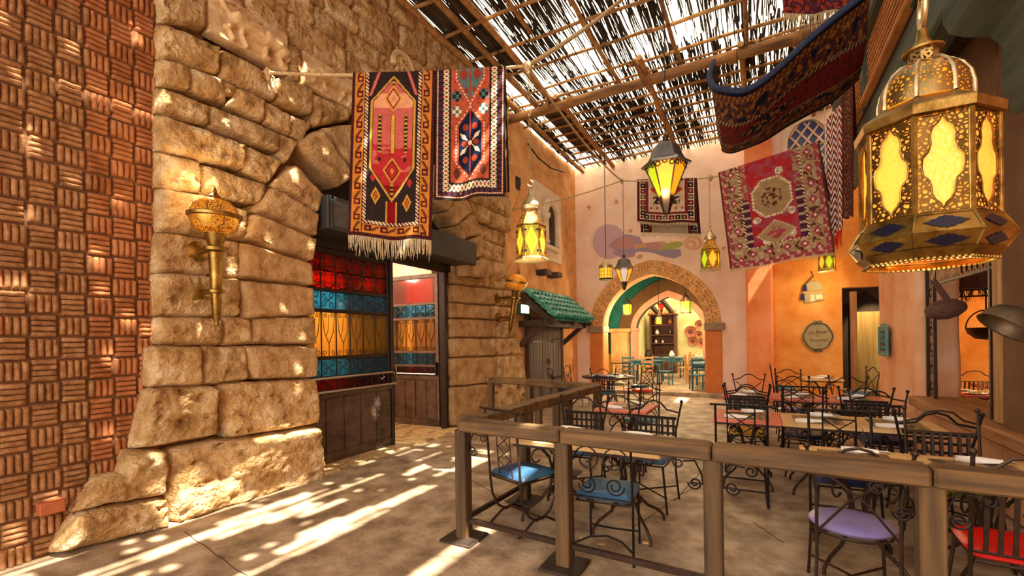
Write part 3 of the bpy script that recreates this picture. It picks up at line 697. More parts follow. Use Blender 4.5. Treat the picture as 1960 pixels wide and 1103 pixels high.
# ---- room behind the glazed gate doors
wi = wallroot('wall_lobby', 'peach walls of the lobby behind the stained glass doors')
MB().box((-10, 2.4, 0), (-9.7, 9.8, 4.2)).build('back_face', M['peach'], wi); MB().box((-9.8, 2.2, 0), (-5.36, 2.4, 4.2)).build('side_face', M['peach'], wi)
MB().box((-9.8, 9.6, 0), (-5.6, 9.8, 4.2)).build('side_face', M['peach'], wi); MB().box((-10, 2.2, 4.1), (-5.36, 9.8, 4.3)).build('lobby_ceiling', M['peach'], wi)
MB().box((-9.68, 6.2, 0), (-9.6, 7.5, 2.3)).box((-9.68, 4.2, .8), (-9.6, 5.2, 2.2)).box((-8.2, 9.5, 0), (-7.2, 9.6, 2.4)).build('panelled_door', M['cupboard'], wi)
for yy in (5.8, 6.4, 7.0): MB().box((-9.6, yy, 3.3), (-5.4, yy+.12, 3.5)).build('lobby_beam', M['dkwood'], wi)
for (lx, ly, lz, e) in ((-8.7, 3.6, 3.6, 260), (-8.2, 7.8, 3.0, 200)):
    e *= .17; l = bpy.data.lights.new('lobby_lamp', 'POINT'); l.energy = e; l.color = (1, .88, .7); l.shadow_soft_size = .25
    o = bpy.data.objects.new('lobby_lamp', l); C.objects.link(o); o.location = (lx, ly, lz)

# ---- right-hand side
XW = 1.9
wr = wallroot('wall_right', 'salmon plaster pier, low wall and window opening on the right')
def soft_pier(x0, y0, x1, y1, z0, z1, m, nm):
    mb = MB(); g = []; c = .09
    base = []
    for (cx, cy, a0) in ((x1-c, y1-c, 0), (x0+c, y1-c, pi/2), (x0+c, y0+c, pi), (x1-c, y0+c, 1.5*pi)):
        base += [(cx+c*cos(a0+pi/2*i/4), cy+c*sin(a0+pi/2*i/4)) for i in range(5)]
    n = int((z1-z0)/.2)
    for j in range(n+1):
        z = z0+(z1-z0)*j/n; row = []
        for x, y in base+[base[0]]:
            row.append((x+.02*fb((x*3, y*3, z*1.5), 2), y+.02*fb((x*3+7, y*3, z*1.5), 2), z))
        g.append(row)
    return mb.grid(g).build(nm, M[m], wr, 60)
soft_pier(XW, 8.1, 2.37, 10.3, 0, 5.0, 'pier', 'plaster_pier')
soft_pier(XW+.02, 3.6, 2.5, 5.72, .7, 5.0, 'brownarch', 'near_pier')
MB().bbox((XW+.03, 1.2, 0), (2.4, 8.1, .7), .03).build('low_wall', M['pier'], wr)
MB().bbox((1.80, 1.2, .68), (2.5, 8.05, .81), .02).build('window_ledge', M['ledge'], wr)
MB().bbox((XW+.02, 5.7, .81), (2.1, 5.86, 3.2), .02).build('window_post', M['woodfr'], wr)
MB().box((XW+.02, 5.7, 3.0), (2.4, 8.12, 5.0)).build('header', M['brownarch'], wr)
# iron frame of the opening
ir = thing('window_grille', 'rusty iron window frame with scroll frieze in the right-hand opening', 'grille', kind='structure')
XG = 2.0
for yy in (8.0, 7.72, 6.1, 5.9): MB().box((XG-.018, yy-.018, .81), (XG+.018, yy+.018, 2.72)).build('bar', M['ironb'], ir)
for zz in (2.28, 2.5): MB().box((XG-.015, 5.9, zz-.015), (XG+.015, 7.72, zz+.015)).build('rail', M['ironb'], ir)
mb = MB()
for i in range(13): mb.tube(arc((0, 0), .075, 0, 2*pi, 12, lambda u, v: (XG, 5.99+i*.138+u*.8, 2.39+v*1.35)), .008, 5, False)
mb.build('scroll_frieze', M['woodfr'], ir)
mb = MB()
for k, zz in enumerate((.95, 1.2, 1.45, 1.7, 1.95, 2.2)):
    mb.tube(spiral((7.86, zz), .1, .03, pi/2*(1 if k % 2 else -1), 1.2*(1 if k % 2 else -1), 18, lambda u, v: (XG, u, v)), .008, 5)
mb.build('side_scroll', M['ironb'], ir)
# overhanging upper floor
ov = wallroot('wall_overhang', 'overhanging wooden upper storey with honey coloured lattice on dark green beams')
XO = 1.5
MB().box((XO, 3.2, 5.0), (2.9, 11.2, 5.1)).box((XO+.24, 3.2, 4.6), (2.2, 11.2, 4.66)).build('soffit', M['dkwood'], ov)
MB().box((XO+.12, 3.2, 5.1), (XO+.2, 11.2, 7.6)).build('backing', M['darkroom'], ov)
MB().bbox((XO-.02, 3.2, 4.5), (XO+.24, 11.2, 5.04), .03).build('bottom_beam', M['greenwood'], ov)
MB().bbox((XO-.12, 3.2, 5.06), (XO-.02, 11.2, 5.14), .015).build('edge_moulding', M['lattice'], ov)
for yy in (11.1, 8.6, 6.1, 3.6): MB().bbox((XO-.07, yy-.09, 5.05), (XO+.1, yy+.09, 7.6), .015).build('post', M['greenwood'], ov)
MB().bbox((XO-.12, 3.2, 5.98), (XO+.1, 11.2, 6.3), .03).build('top_beam', M['greenwood'], ov)
mb = MB()
yy = 3.3
while yy < 11.0: mb.box((XO-.005, yy, 5.1), (XO+.02, yy+.034, 7.6)); yy += .15
zz = 5.16
while zz < 7.5: mb.box((XO-.02, 3.3, zz), (XO, 11.0, zz+.026)); zz += .085
mb.build('lattice_screen', M['lattice'], ov, 0, kind='stuff')
for yy in (4.9, 7.1, 9.4):
    prof = [(1.46, 4.8), (2.6, 4.8), (2.6, 3.3), (2.02, 3.36), (1.88, 3.5), (1.83, 3.7), (1.83, 4.05), (1.76, 4.15), (1.6, 4.2), (1.5, 4.26), (1.46, 4.36)]
    MB().prism(prof, yy-.42, yy+.42, lambda u, v, d: (u, d, v)).build('corbel', M['greenwood'], ov)
# room behind the right opening
wo = wallroot('wall_orange', 'orange plaster walls of the room behind the right-hand opening')
MB().box((2.37, 12.2, 0), (7.2, 12.5, 3.6)).build('orange_face', M['orange'], wo); MB().box((7, 4, 0), (7.2, 12.3, 3.6)).build('orange_side', M['orange'], wo)
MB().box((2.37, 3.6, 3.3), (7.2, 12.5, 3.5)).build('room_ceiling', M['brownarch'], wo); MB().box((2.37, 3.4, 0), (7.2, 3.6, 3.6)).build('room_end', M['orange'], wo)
MB().box((2.38, 9.0, 2.3), (7, 9.15, 3.3)).build('hanging_beam', M['cupboard'], wo)
l = bpy.data.lights.new('room_lamp', 'POINT'); l.energy = 60; l.color = (1, .74, .42); l.shadow_soft_size = .3
o = bpy.data.objects.new('room_lamp', l); C.objects.link(o); o.location = (4.3, 9.4, 3.0)
# alcove wall with doorway, salmon pilaster, lattice window above
wa = wallroot('wall_alcove', 'orange plaster wall with a dark doorway behind the back right table')
YA = 13.0; dx0, dx1, dz = 1.74, 2.75, 2.75
fixnorm(MB().prism([(.3, 0), (dx0, 0), (dx0, dz), (dx1, dz), (dx1, 0), (3.4, 0), (3.4, 5.2), (.3, 5.2)], YA, YA+.3, lambda u, v, d: (u, d, v)).build('orange_face', M['orange'], wa))
MB().box((.3, YA+.1, 5.2), (3.4, YA+.3, 7.3)).build('upper_face', M['peach'], wa)
MB().bbox((-.25, YA-.25, 0), (.34, YA+.8, 7.3), .05).build('salmon_pilaster', M['salmon'], wa)
MB().box((dx0+.16, YA+.02, 0), (dx0+.28, YA+.14, dz-.1)).build('door_post', M['woodfr'], wa)
MB().box((1.2, 16.2, 0), (4.2, 16.4, 3.4)).build('dark_back', M['darkroom'], wa)
MB().box((1.2, 13.3, 0), (1.4, 16.4, 3.4)).box((4, 13.3, 0), (4.2, 16.4, 3.4)).box((1.2, 13.3, 3.2), (4.2, 16.4, 3.4)).build('dark_side', M['darkroom'], wa)
fixnorm(MB().prism([(1.5, 3.2), (1.5, 2.35)]+[(1.5+.9*t_, 2.35+.42*t_**2.2) for t_ in (.25, .5, .75, 1)]+[(2.4+.9*t_, 2.77-.42*(1-(1-t_)**2.2)) for t_ in (.25, .5, .75, 1)]+[(3.3, 3.2)], 14.4, 14.45, lambda u, v, d: (u, d, v)).build('valance', M['steel'], wa))
MB().box((2.35, 16.1, 0), (3.6, 16.2, 2.3)).build('lit_panelling', M['barrel'], wa)  # lighter panelling, the warm spot of light is put into its colour
l = bpy.data.lights.new('alcove_spot', 'SPOT'); l.energy = 70; l.color = (1, .8, .5); l.spot_size = radians(60); l.spot_blend = .5; l.shadow_soft_size = .05
o = bpy.data.objects.new('alcove_spot', l); C.objects.link(o); o.location = (2.8, 15.2, 3.1); o.rotation_euler = (V((2.9, 16.1, 1.6))-V((2.8, 15.2, 3.1))).to_track_quat('-Z', 'Y').to_euler()
w4 = thing('window_2', 'ivory arched lattice window with blue glass high on the far right', 'window', kind='structure')
a_ = ony(1497, 345, YA); b_ = ony(1600, 215, YA); x0w, x1w, z0w, zs = a_.x, b_.x, 5.15, 6.3
xm, hw = (x0w+x1w)/2-.02, (x1w-x0w)/2-.14
MB().box((x0w+.05, YA+.06, 5.1), (x1w-.05, YA+.1, 7.3)).build('pane', M['wglass'], w4)
ar = [(xm-hw, z0w), ]+[(xm-hw*cos(pi*i/16), zs+hw*1.25*sin(pi*i/16)) for i in range(17)]+[(xm+hw, z0w)]
fixnorm(MB().prism([(x0w, z0w)]+[(x0w, 7.3), (x1w, 7.3), (x1w, z0w)]+ar[::-1], YA-.05, YA+.05, lambda u, v, d: (u, d, v)).build('window_frame', M['wframe'], w4))
mb = MB()
def inside(x, z): return abs(x-xm) < hw and (z < zs or ((x-xm)/hw)**2+((z-zs)/(hw*1.25))**2 < 1)
for sg in (-1, 1):
    for k in range(-6, 12):
        pts = []
        for i in range(31):
            z = z0w+i*.07; x = xm+sg*((k*.24)+(z-z0w)*.72-1.1)
            if inside(x, z): pts.append((x, YA+.02, z))
        if len(pts) > 1: mb.tube([pts[0], pts[-1]], .022, 4)
mb.build('window_lattice', M['wframe'], w4, 0)

us = wallroot('wall_shade_block', 'unseen upper walls added on the right to shade the dining area')
MB().box((2.9, -5, 3.62), (7.2, 13.0, 7.8)).build('upper_face', M['pier'], us); MB().box((2.5, -5, 0), (2.9, 3.4, 7.8)).build('side_face', M['pier'], us)  # unseen building block added to keep the sun off the railing
for (px, py, Y, e) in ((1201, 603, 14.9, 45), (1313, 600, 14.9, 45)):
    p = ony(px, py, Y); l = bpy.data.lights.new('arch_lantern_light', 'POINT'); l.energy = e; l.color = (1, .75, .42); l.shadow_soft_size = .08
    o = bpy.data.objects.new('arch_lantern_light', l); C.objects.link(o); o.location = (p.x, p.y-.3, p.z-.15)
# ================================================================ REED ROOF
rf = wallroot('ceiling', 'reed and pole roof with bright gaps between the reeds')
ZR = 6.86
def wob(p, q, r, n=7, amp=.03, sd=0):
    p, q = V(p), V(q)
    return [p.lerp(q, i/n)+V((fb((i*.6, sd, 1))*amp, fb((i*.6, sd, 5))*amp, fb((i*.6, sd, 9))*amp)) for i in range(n+1)], [r*(1+.15*fb((i*.8, sd, 3))) for i in range(n+1)]
def pole(name, p, q, r, m, n=7, amp=.03, sides=7, sd=0):
    a, b = wob(p, q, r, n, amp, sd); return MB().tube(a, b, sides).build(name, M[m], rf, 60)
# big logs across
for yy, r in ((9.25, .1), (4.55, .1)): pole('beam', (-5.2, yy, 6.72), (2.0, yy, 6.8), r, 'beamlog', 14, .05, 10, yy)
for xx in (-4.1, -3.55, -1.9, -.4, .6):
    mb = MB()
    for k in range(9): mb.tube(arc((0, 0), .115, 0, 2*pi, 10, lambda u, v: (xx+.016*k+.01*fb((k, xx, u*3)), 9.25+u, 6.75+v)), .010, 4)
    mb.tube([(xx, 9.2, 6.65), (xx+.03, 9.18, 6.5), (xx+.02, 9.2, 6.38)], .006, 4); mb.build('lashing', M['lash'], rf)
# rafters running away from the viewer
for i, (xx, y0, y1, r) in enumerate(((-4.72, 3.8, 9.3, .055), (-4.26, 3.8, 9.3, .055), (-3.86, 4, 9.3, .055), (-3.3, 4, 7.0, .04), (-2.5, 4, 9.3, .04), (-1.3, 4, 9.2, .035), (-.1, 4, 9.2, .035),
                                     (-4.72, 9.2, 13.7, .05), (-3.78, 9.1, 13.7, .06), (-1.88, 8.6, 13.7, .055), (-.2, 9.1, 13.0, .05), (1.2, 4, 13, .05))):
    pole('rafter', (xx, y0, ZR), (xx+R.uniform(-.08, .08), y1, ZR+.02), r, 'reedpole', 9, .05, 8, i*3.3)
pole('rafter', (-2.02, 8.75, 6.95), (-1.85, 9.3, 6.62), .05, 'beamlog', 4, .02, 8, 77)
# battens
y = 4.9; i = 0
while y < 13.6:
    x = -5.1+R.uniform(0, .5)
    if y < 9: x = -5.0
    while x < 1.6:
        L = R.uniform(2.2, 3.8); pole('batten', (x, y+R.uniform(-.05, .05), ZR+.06), (min(x+L, 1.75), y+R.uniform(-.05, .05), ZR+.065), R.uniform(.022, .032), 'reedpole', 7, .04, 6, i*1.9+50); x += L-.15; i += 1
    y += .44 if y > 8.6 else .78
pole('batten', (-.4, 12.2, ZR+.03), (1.75, 12.2, ZR+.03), .03, 'reedpole', 7, .01, 6, 99)
# dark matting panels between the left rafters
def matp(x0, x1, y0, y1, z=ZR+.1):
    mb = MB(); n = int((x1-x0)/.022)
    for k in range(n): mb.box((x0+k*.022, y0+R.uniform(-.04, .04), z+R.uniform(0, .012)), (x0+k*.022+.021, y1+R.uniform(-.04, .04), z+.02+R.uniform(0, .012)))
    return mb.build('matting_panel', M['matting'], rf, 0, kind='stuff')
matp(-4.62, -4.3, 4.6, 7.9); matp(-4.2, -3.9, 4.6, 8.0);
matp(-4.4, -3.85, 9.4, 12.4)
# unseen matting nearer than the first log, placed to keep the sun out
for (x0, x1, y0, y1) in ((-5, -3.7, -6, 4.75), (.9, 1.9, -6, 4.6), (-3.7, .9, -6, -.4)):
    matp(x0, x1, y0, y1)
# reeds
cand = []
def reedline(x, y, L, r, z, sd, droop=0):
    n = 4; pts = []
    for k in range(n+1):
        t = k/n; pts.append(V((x+.05*fb((sd, t*1.6, 2))*2+R.uniform(-.006, .006), y+L*t, z+.02*fb((sd, t*2, 7))-droop*t*t)))
    return pts, [r*(1-.35*k/n) for k in range(n+1)]
def scatter(n, xa, xb, ya, yb, zlo=.1, zhi=.17):
    for _ in range(n):
        # reeds come in loose bundles
        x = R.uniform(xa, xb); y = R.uniform(ya, yb)
        k = noise.noise(V((x*1.7, y*.5, 4)))
        if k < -.3 and R.random() < .75: continue
        cand.append((x, y, R.uniform(1.1, 2.4), R.uniform(.008, .018), ZR+R.uniform(zlo, zhi)))
scatter(1250, -5.0, 1.7, 4.4, 7.6); scatter(1650, -5.0, 1.7, 8.6, 12.4)
vis, unseen = [], []
for c in cand:
    p = V((c[0], c[1]+c[2]/2, c[4]))-O; d = p.dot(Fw); px, py = 980+p.dot(rc)/d*F0, HZ-p.dot(uc)/d*F0
    (vis if 760 < px < 1660 and 0 < py < 340 else unseen).append((d, c))
vis.sort(key=lambda t: t[0])
for i, (d, c) in enumerate(vis[:300]):
    a, b = reedline(*c, i*.77, R.choice((0, 0, .05, .14)))
    MB().tube(a, b, 4).build('reed', M['reed'], rf, 0)
mb = MB()
for i, (d, c) in enumerate(vis[300:]+unseen): mb.tube(*reedline(*c, i*.77+300), 4)
mb.build('reed_thatch', M['reed'], rf, 0, kind='stuff')
# unseen slats, their gaps shaped to let sun patches through
mb = MB(); x = -3.9
while x < 1.0:
    wd = R.choice((.03, .04, .05, .07, .1)); yy = -.6
    while yy < 4.7:
        L = R.uniform(.3, .9)
        k = noise.noise(V((x*1.5+3, yy*.9+1, 7)))
        if (x < -.9 and R.random() < .96) or k < SUNTHR or R.random() < .45: mb.box((x, yy, ZR+.1), (x+wd, yy+L, ZR+.12))
        yy += L+R.choice((0, 0, .0, .08))
    x += wd+R.choice((-.002, -.002, -.002, .004, .012))
mb.build('sun_gap_thatch', M['reed'], rf, 0, kind='stuff')
MB().box((-5.4, 4.75, 7.4), (2.4, 14.2, 7.42)).build('weather_sheet', M['sheet'], rf, 0)
# ================================================================ ROPES AND RUGS
J1 = atd(1010, 126, 5.0); J2 = atd(1190, 346, 9.0); J3 = ony(1360, 340, 9.0); WH = onx(512, 139, X0+.1); RU = atd(1205, -14, 6.9)
LH = onx(983, 401, XP+.05); RH = ony(1590, 266, 9.0)
def sag(p, q, s, n=16): return [p.lerp(q, i/n)-Zv*(s*4*(i/n)*(1-i/n)) for i in range(n+1)]
def rope(label, pts, r, knots=()):
    t = thing('rope', label, 'rope', (0, 0, 0))
    mb = MB(); mb.tube(pts, r, 8); mb.build('cord', M['rope'], t)
    for c, s in knots:
        mb = MB()
        for k in range(4): mb.tube(arc((0, 0), r*1.5*s, 0, 2*pi, 10, lambda u, v: (c.x+(k-1.5)*r*.9, c.y+u, c.z+v)), r*.7, 5)
        mb.tube([c+V((0, 0, .05)), c, c-V((0, 0, r*5))], [r*1.2, r*2*s, r*.8], 7)
        mb.build('knot', M['rope'], t)
    return t
def cat(*a):
    o = []
    for x in a: o += x[(1 if o else 0):]
    return o
rope('thick rope from the stone wall that holds the two large rugs', cat(sag(WH, J1, .06)), .018, ((WH, 1.0), (J1, 1.25)))
rope('rope slanting up from the rug line knot to the reed roof', sag(J1, RU, .05), .026)
rope('rope running back from the rug line knot to the far cross rope', sag(J1, J2, .12), .014, ((J2, 1.5),))
rope('far cross rope in front of the peach wall', cat(sag(LH, J2, .06), sag(J2, J3, .03), sag(J3, RH, .08)), .014, ((LH, 1), (J3, 2.0)))
p = [V((-5.03, 9.03, 4.62))]; tag(MB().tube([atd(998, 300, 9.6), atd(1000, 340, 9.6), atd(994, 372, 9.8), LH], .009, 5).build('loose_cord', M['rope']), 'thin loose cord trailing down to the hook on the ochre wall', 'cord')

CO = {k: lin(v) for k, v in dict(mar='4a1a1a', org='b8702a', dk='2a1f1c', dk2='191716', red='a62a2c', pink='b65a50', pale='cf9068', deep='7d1016', gold='b98a34', cream='d8c09a', nav='131a30', teal='4f6562', ter='a84c32', brn='5a3322', rust='8a3420',
      bor='6c2428', beig='b89a78', rose='9c4048', olv='6a5a38', sand='a08058', blk='1a1310', pur='4b2338', wht='e0d4c4', yel='c99a2e').items()}
def dia(x, y, cx, cy, a, b): return abs(x-cx)/a+abs(y-cy)/b
def tri(x, p): x = (x/p) % 1; return abs(2*x-1)
def rug_hex(u, t):      # hexagon prayer rug, t in widths from the bottom edge
    e = min(u, 1-u)
    if e < .035 or t < .05: return 'mar' if int(t*60+u*60) % 3 else 'dk2'
    if e < .165 or t < .17:
        a = t if e < .165 else u
        k = (a*5.2) % 1; w = (e-.035)/.13 if e < .165 else (t-.05)/.12
        if w > .93: return 'dk'
        if k < .42:
            if .2 < w < .8 and not (.38 < w < .62 and .12 < k < .3): return 'mar'
        elif k < .9 and abs(w-.5-(k-.66)*.9) < .13: return 'brn'
        return 'org'
    if e < .2 or t < .2: return 'cream' if int((t+u)*45) % 2 else 'mar'
    x = (u-.5)/.3; ax = abs(x)
    top, sh, sl_, bt = 2.0, 1.68, .86, .46
    lim = .92 if sl_ <= t <= sh else (.92*(t-bt)/(sl_-bt) if t < sl_ else .92*(top-t)/(top-sh))
    if t > bt and ax < lim:
        if ax > lim-.09: return 'gold'
        if ax > lim-.14: return 'brn'
        for cy, s in ((1.72, 1), (.84, 1)):
            d = dia(x, t, 0, cy, .36, .17)
            if d < 1: return 'gold' if (.78 < d) or (d < .22) else ('deep' if d > .62 else ('pale' if cy > 1.5 else 'red'))
        for cx in (-.52, 0, .52):
            if abs(x-cx) < .13 and 1.06 < t < 1.52:
                w = abs(x-cx)
                if w < .055: return ('yel' if cx == 0 else ('dk' if int(t*40) % 2 else 'gold'))
                if w < .10 and int(t*46) % 2: return 'brn'
        if abs(x) < .05 and (.52 < t < .68 or 1.88 < t): return 'dk' if int(t*40) % 2 else 'gold'
        for cx in (-.5, .5):
            if dia(x, t, cx, .97, .09, .035) < 1: return 'dk'
        if t < .82: return 'deep' if t < .66 else 'red'
        if t < 1.15: return 'red' if fb((u*3, t*9, 1)) > -.1 else 'pink'
        if 1.6 < t < 1.78: return 'pale'
        return 'pink'
    if t <= bt and ax < .2: return 'gold' if ax > .15 else 'deep'
    for cx, cy in ((-.62, .52), (.62, .44)):
        d = dia(x, t, cx, cy, .2, .11)
        if d < 1: return 'gold' if d > .6 or .2 < d < .35 else 'deep'
    for cx, cy in ((-.75, .74), (.72, .68)):
        if dia(x, t, cx, cy, .12, .06) < 1: return 'red'
    if t > 1.75 and abs(ax-.75+(t-1.9)*1.2) < .06: return 'pink'
    return 'dk'
def rug_med(u, t):      # two medallion rug
    e = min(u, 1-u)
    if e < .03 or t < .03: return 'dk'
    if e < .045 or t < .05: return 'ter' if int((t+u)*60) % 2 else 'cream'
    if e < .11 or t < .115: return 'pur' if (int(t*26) if e < .11 else int(u*26)) % 2 else 'dk'
    if e < .21 or t < .22:
        w = ((e-.11)/.1) if e < .21 else (t-.115)/.105
        a = t if e < .21 else u
        k = tri(a, .11)
        if w < .08 or w > .92: return 'dk'
        if abs(w-k) < .16 or abs(w-(1-k)) < .16: return 'cream'
        if dia(w, k, .5, 0, .2, .3) < 1: return 'red'
        return 'olv' if abs(w-.5) < .2 else 'dk'
    if e < .23 or t < .24: return 'dk'
    x = (u-.5)/.27
    def hexa(cy, ys, yt, lim=.78):
        d = abs(t-cy)
        return lim if d < ys else lim*(yt-d)/(yt-ys)
    l = hexa(.74, .24, .5)
    if l > 0 and abs(x) < l:
        if abs(x) > l-.07: return 'cream' if int(t*44) % 2 else 'ter'
        if abs(x) > l-.16: return 'ter'
        y = (t-.74)/.27
        if x*x+y*y < .012: return 'cream'
        if x*x+y*y < .03: return 'mar'
        if abs(abs(x)-abs(y)) < .035 and abs(x) < .5: return 'cream'
        for sx in (-1, 1):
            for sy in (-1, 1):
                q = dia((x*sx+y*sy)/1.41, (x*sx-y*sy)/1.41, .5, 0, .28, .11)
                if q < 1: return 'cream' if q > .4 else 'red'
            if (x-sx*.32)**2+(y)**2 < .02: return 'rust'
        for sy in (-.8, .8):
            for sx in (-.25, .25):
                if (x-sx)**2+(y-sy)**2*.8 < .022: return 'rust'
        if abs(x) < .04: return 'rust'
        return 'nav'
    if t > 1.24:
        l = .78 if t > 1.6 else .78*(t-1.24)/.36
        if abs(x) < l:
            if abs(x) > l-.07: return 'cream' if int(t*44) % 2 else 'ter'
            if abs(x) > l-.14: return 'ter'
            if abs(x) < .05 or dia(abs(x), t, .35, 1.66, .25, .09) < 1 or dia(abs(x), t, .2, 1.45, .12, .05) < 1: return 'rust'
            return 'teal'
    for cy in (1.18, 1.38):
        dx, dy = (abs(x)-.72)/.26, (t-cy)/.075
        if dx*dx+dy*dy < 1: return 'cream' if (int((dx+1)*1.6)+int((dy+1)*1.6)) % 2 and cy < 1.3 else ('dk' if (int((dx+1)*1.6)+int((dy+1)*1.6)) % 2 else 'teal')
    for cy in (.3, .36):
        if dia(abs(x), t, .7, .36, .2, .09) < 1: return 'brn'
    return 'ter' if fb((u*22, t*22, 4), 2) > -.22 else 'rust'
def rug_box(u, t):      # maroon rug with a ring of little boxes, cream centre
    e = min(u, 1-u, t)
    if e < .05: return 'mar'
    if e < .15:
        a = (t if min(u, 1-u) < t else u); w = (e-.05)/.1; k = (a*9.5) % 1
        if w < .08 or w > .92 or k < .1: return 'cream'
        if .38 < w < .62 and .45 < k < .65: return 'cream'
        return ('bor', 'dk', 'brn', 'bor', 'olv')[int(a*9.5) % 5]
    if e < .2: return 'bor'
    if e < .215: return 'cream'
    x, y = abs(u-.5), t
    if abs(y-.42) < .07 and x < .22 and fb((u*16, t*20, 3), 2) > -.05: return 'dk'
    if dia(x, y, .17, .62, .1, .1) < 1: return 'red' if dia(x, y, .17, .62, .1, .1) > .5 else 'dk'
    for q in range(6):
        if dia(u, t, .24+.105*q, .27, .025, .03) < 1: return 'red'
        if dia(u, t, .24+.105*q, .8, .03, .04) < 1: return 'dk'
    if x < .1 and .3 < y < .75 and fb((u*12, t*15, 9), 2) > .02: return 'dk'
    return 'beig'
def rug_worn(u, t):     # worn rose rug
    e = min(u, 1-u)
    n = fb((u*26, t*26, 2), 2); n2 = fb((u*8, t*8, 6), 2)
    if e < .018: return 'brn'
    if e < .06 or t < .07: return 'beig' if (int(t*30)+int(u*30)) % 3 == 0 and n > -.1 else 'rose'
    if e < .19 or t < .2:
        k = ((t if e < .19 else u)*6) % 1; w = (e-.06)/.13 if e < .19 else (t-.07)/.13
        if dia(w, k, .5, .5, .32, .3) < 1: return 'wht' if dia(w, k, .5, .5, .32, .3) < .35 else 'rose'
        return 'sand' if n > -.05 else ('beig' if n2 > 0 else 'brn')
    if e < .205 or t < .215: return 'cream' if int((t+u)*50) % 2 else 'mar'
    if e < .27:
        return ('beig' if int(t*34) % 3 == 0 else 'pur') if t < .75 else ('sand' if n > 0 else 'rose')
    x, y = (u-.5), (t-.72)
    d = max(abs(x)/.2, abs(y)/.22, (abs(x)/.2+abs(y)/.22)*.68)
    d = d+.05*((int(abs(x)*60)+int(abs(y)*60)) % 2)
    if d < 1: return 'cream' if d > .9 else ('sand' if d > .5 or n > 0 else 'brn')
    d = dia(x, t, 0, .32, .2, .15)
    if d < 1: return 'rose' if n > -.1 and d < .5 else ('beig' if d > .85 else 'sand')
    for cx, cy in ((-.17, .5), (.17, .52), (-.1, .25), (.15, .27), (.1, .98)):
        if (u-.5-cx)**2+(t-cy)**2 < .0016: return 'wht' if n > 0 else 'beig'
    return 'red' if n2 > .05 else 'rose'
def rug_zig(u, t):
    k = abs(((u*3) % 1)-.5)
    if u < .06: return 'wht'
    return 'wht' if ((t*9+k*2.2) % 1) < .42 else ('bor' if int(t*9) % 2 else 'rust')
def rug_dark(u, t):
    e = min(u, 1-u); n = fb((u*24, t*24, 7), 2)
    if e < .2: return 'rust' if ((t*14+u*8) % 1) < .4 else 'dk'
    return 'sand' if n > .22 else ('brn' if n > 0 else 'mar')
CO['flo'] = lin('946432'); CO['drk'] = lin('3a2630'); CO['wine'] = lin('6a2120')
def rug_fly(u, t):      # navy-edged carpet, u across 0..1, t along 0..3
    e = min(u, 1-u); n = fb((u*20, t*16, 3), 2); n2 = fb((u*9, t*8, 11), 2)
    if e < .04 or t < .05: return 'nav'
    if e < .11 or t < .14: return 'flo' if (int(t*40)+int(u*30)) % 3 == 0 else 'brn'
    if e < .3 or t < .5:
        if n2 > .2: return 'nav'
        return 'flo' if n > .16 else ('sand' if n > .26 else ('brn' if n > -.12 else 'drk'))
    if e < .34 or t < .56: return 'sand' if int(t*34+u*34) % 2 else 'dk'
    if dia(u, (t-1.3)/3, .5, 0, .14, .13) < 1: return 'flo' if n > .1 else 'nav'
    return 'wine' if n > -.15 else 'mar'
def rug_fringe(u, t):
    n = fb((u*18, t*18, 13), 2); return 'rust' if n > .1 else ('pur' if n < -.15 else 'mar')

def colour(me, cols):
    ca = me.color_attributes.new('Col', 'FLOAT_COLOR', 'CORNER'); flat = []
    for c in cols: flat += list(c)*4
    ca.data.foreach_set('color', flat)
def sheetmesh(fn, nu, nv, pat, th=.009):
    """fn(i/nu, j/nv) -> point; two skins with thickness, pattern on both"""
    P = [[V(fn(i/nu, j/nv)) for i in range(nu+1)] for j in range(nv+1)]
    N = [[None]*(nu+1) for _ in range(nv+1)]
    for j in range(nv+1):
        for i in range(nu+1):
            a = P[j][min(i+1, nu)]-P[j][max(i-1, 0)]; b = P[min(j+1, nv)][i]-P[max(j-1, 0)][i]; N[j][i] = a.cross(b).normalized()
    mb = MB(); mb.grid(P); mb.grid([[P[j][i]-N[j][i]*th for i in range(nu, -1, -1)] for j in range(nv+1)])
    cols = [CO[pat((i+.5)/nu, (j+.5)/nv)] for j in range(nv) for i in range(nu)]
    back = [tuple(x*.6 for x in CO[pat(1-(i+.5)/nu, (j+.5)/nv)][:3])+(1,) for j in range(nv) for i in range(nu)]
    c0 = (nu+1)*(nv+1)
    per = [j*(nu+1) for j in range(nv+1)]; per2 = [c0+j*(nu+1)+nu for j in range(nv+1)]
    fs = []
    for j in range(nv): fs += [(per[j], per2[j], per2[j+1], per[j+1]), (per[j]+nu, per[j+1]+nu, per2[j+1]-nu, per2[j]-nu)]
    for i in range(nu):
        fs += [(i, i+1, c0+nu-i-1, c0+nu-i), (nv*(nu+1)+i, c0+nv*(nu+1)+nu-i, c0+nv*(nu+1)+nu-i-1, nv*(nu+1)+i+1)]
    mb.f += fs
    me = bpy.data.meshes.new('pile'); me.from_pydata(mb.v, [], mb.f); me.materials.append(M['rug'])
    colour(me, cols+back+[CO['dk']]*len(fs)); me.polygons.foreach_set('use_smooth', [True]*len(me.polygons))
    return me, P
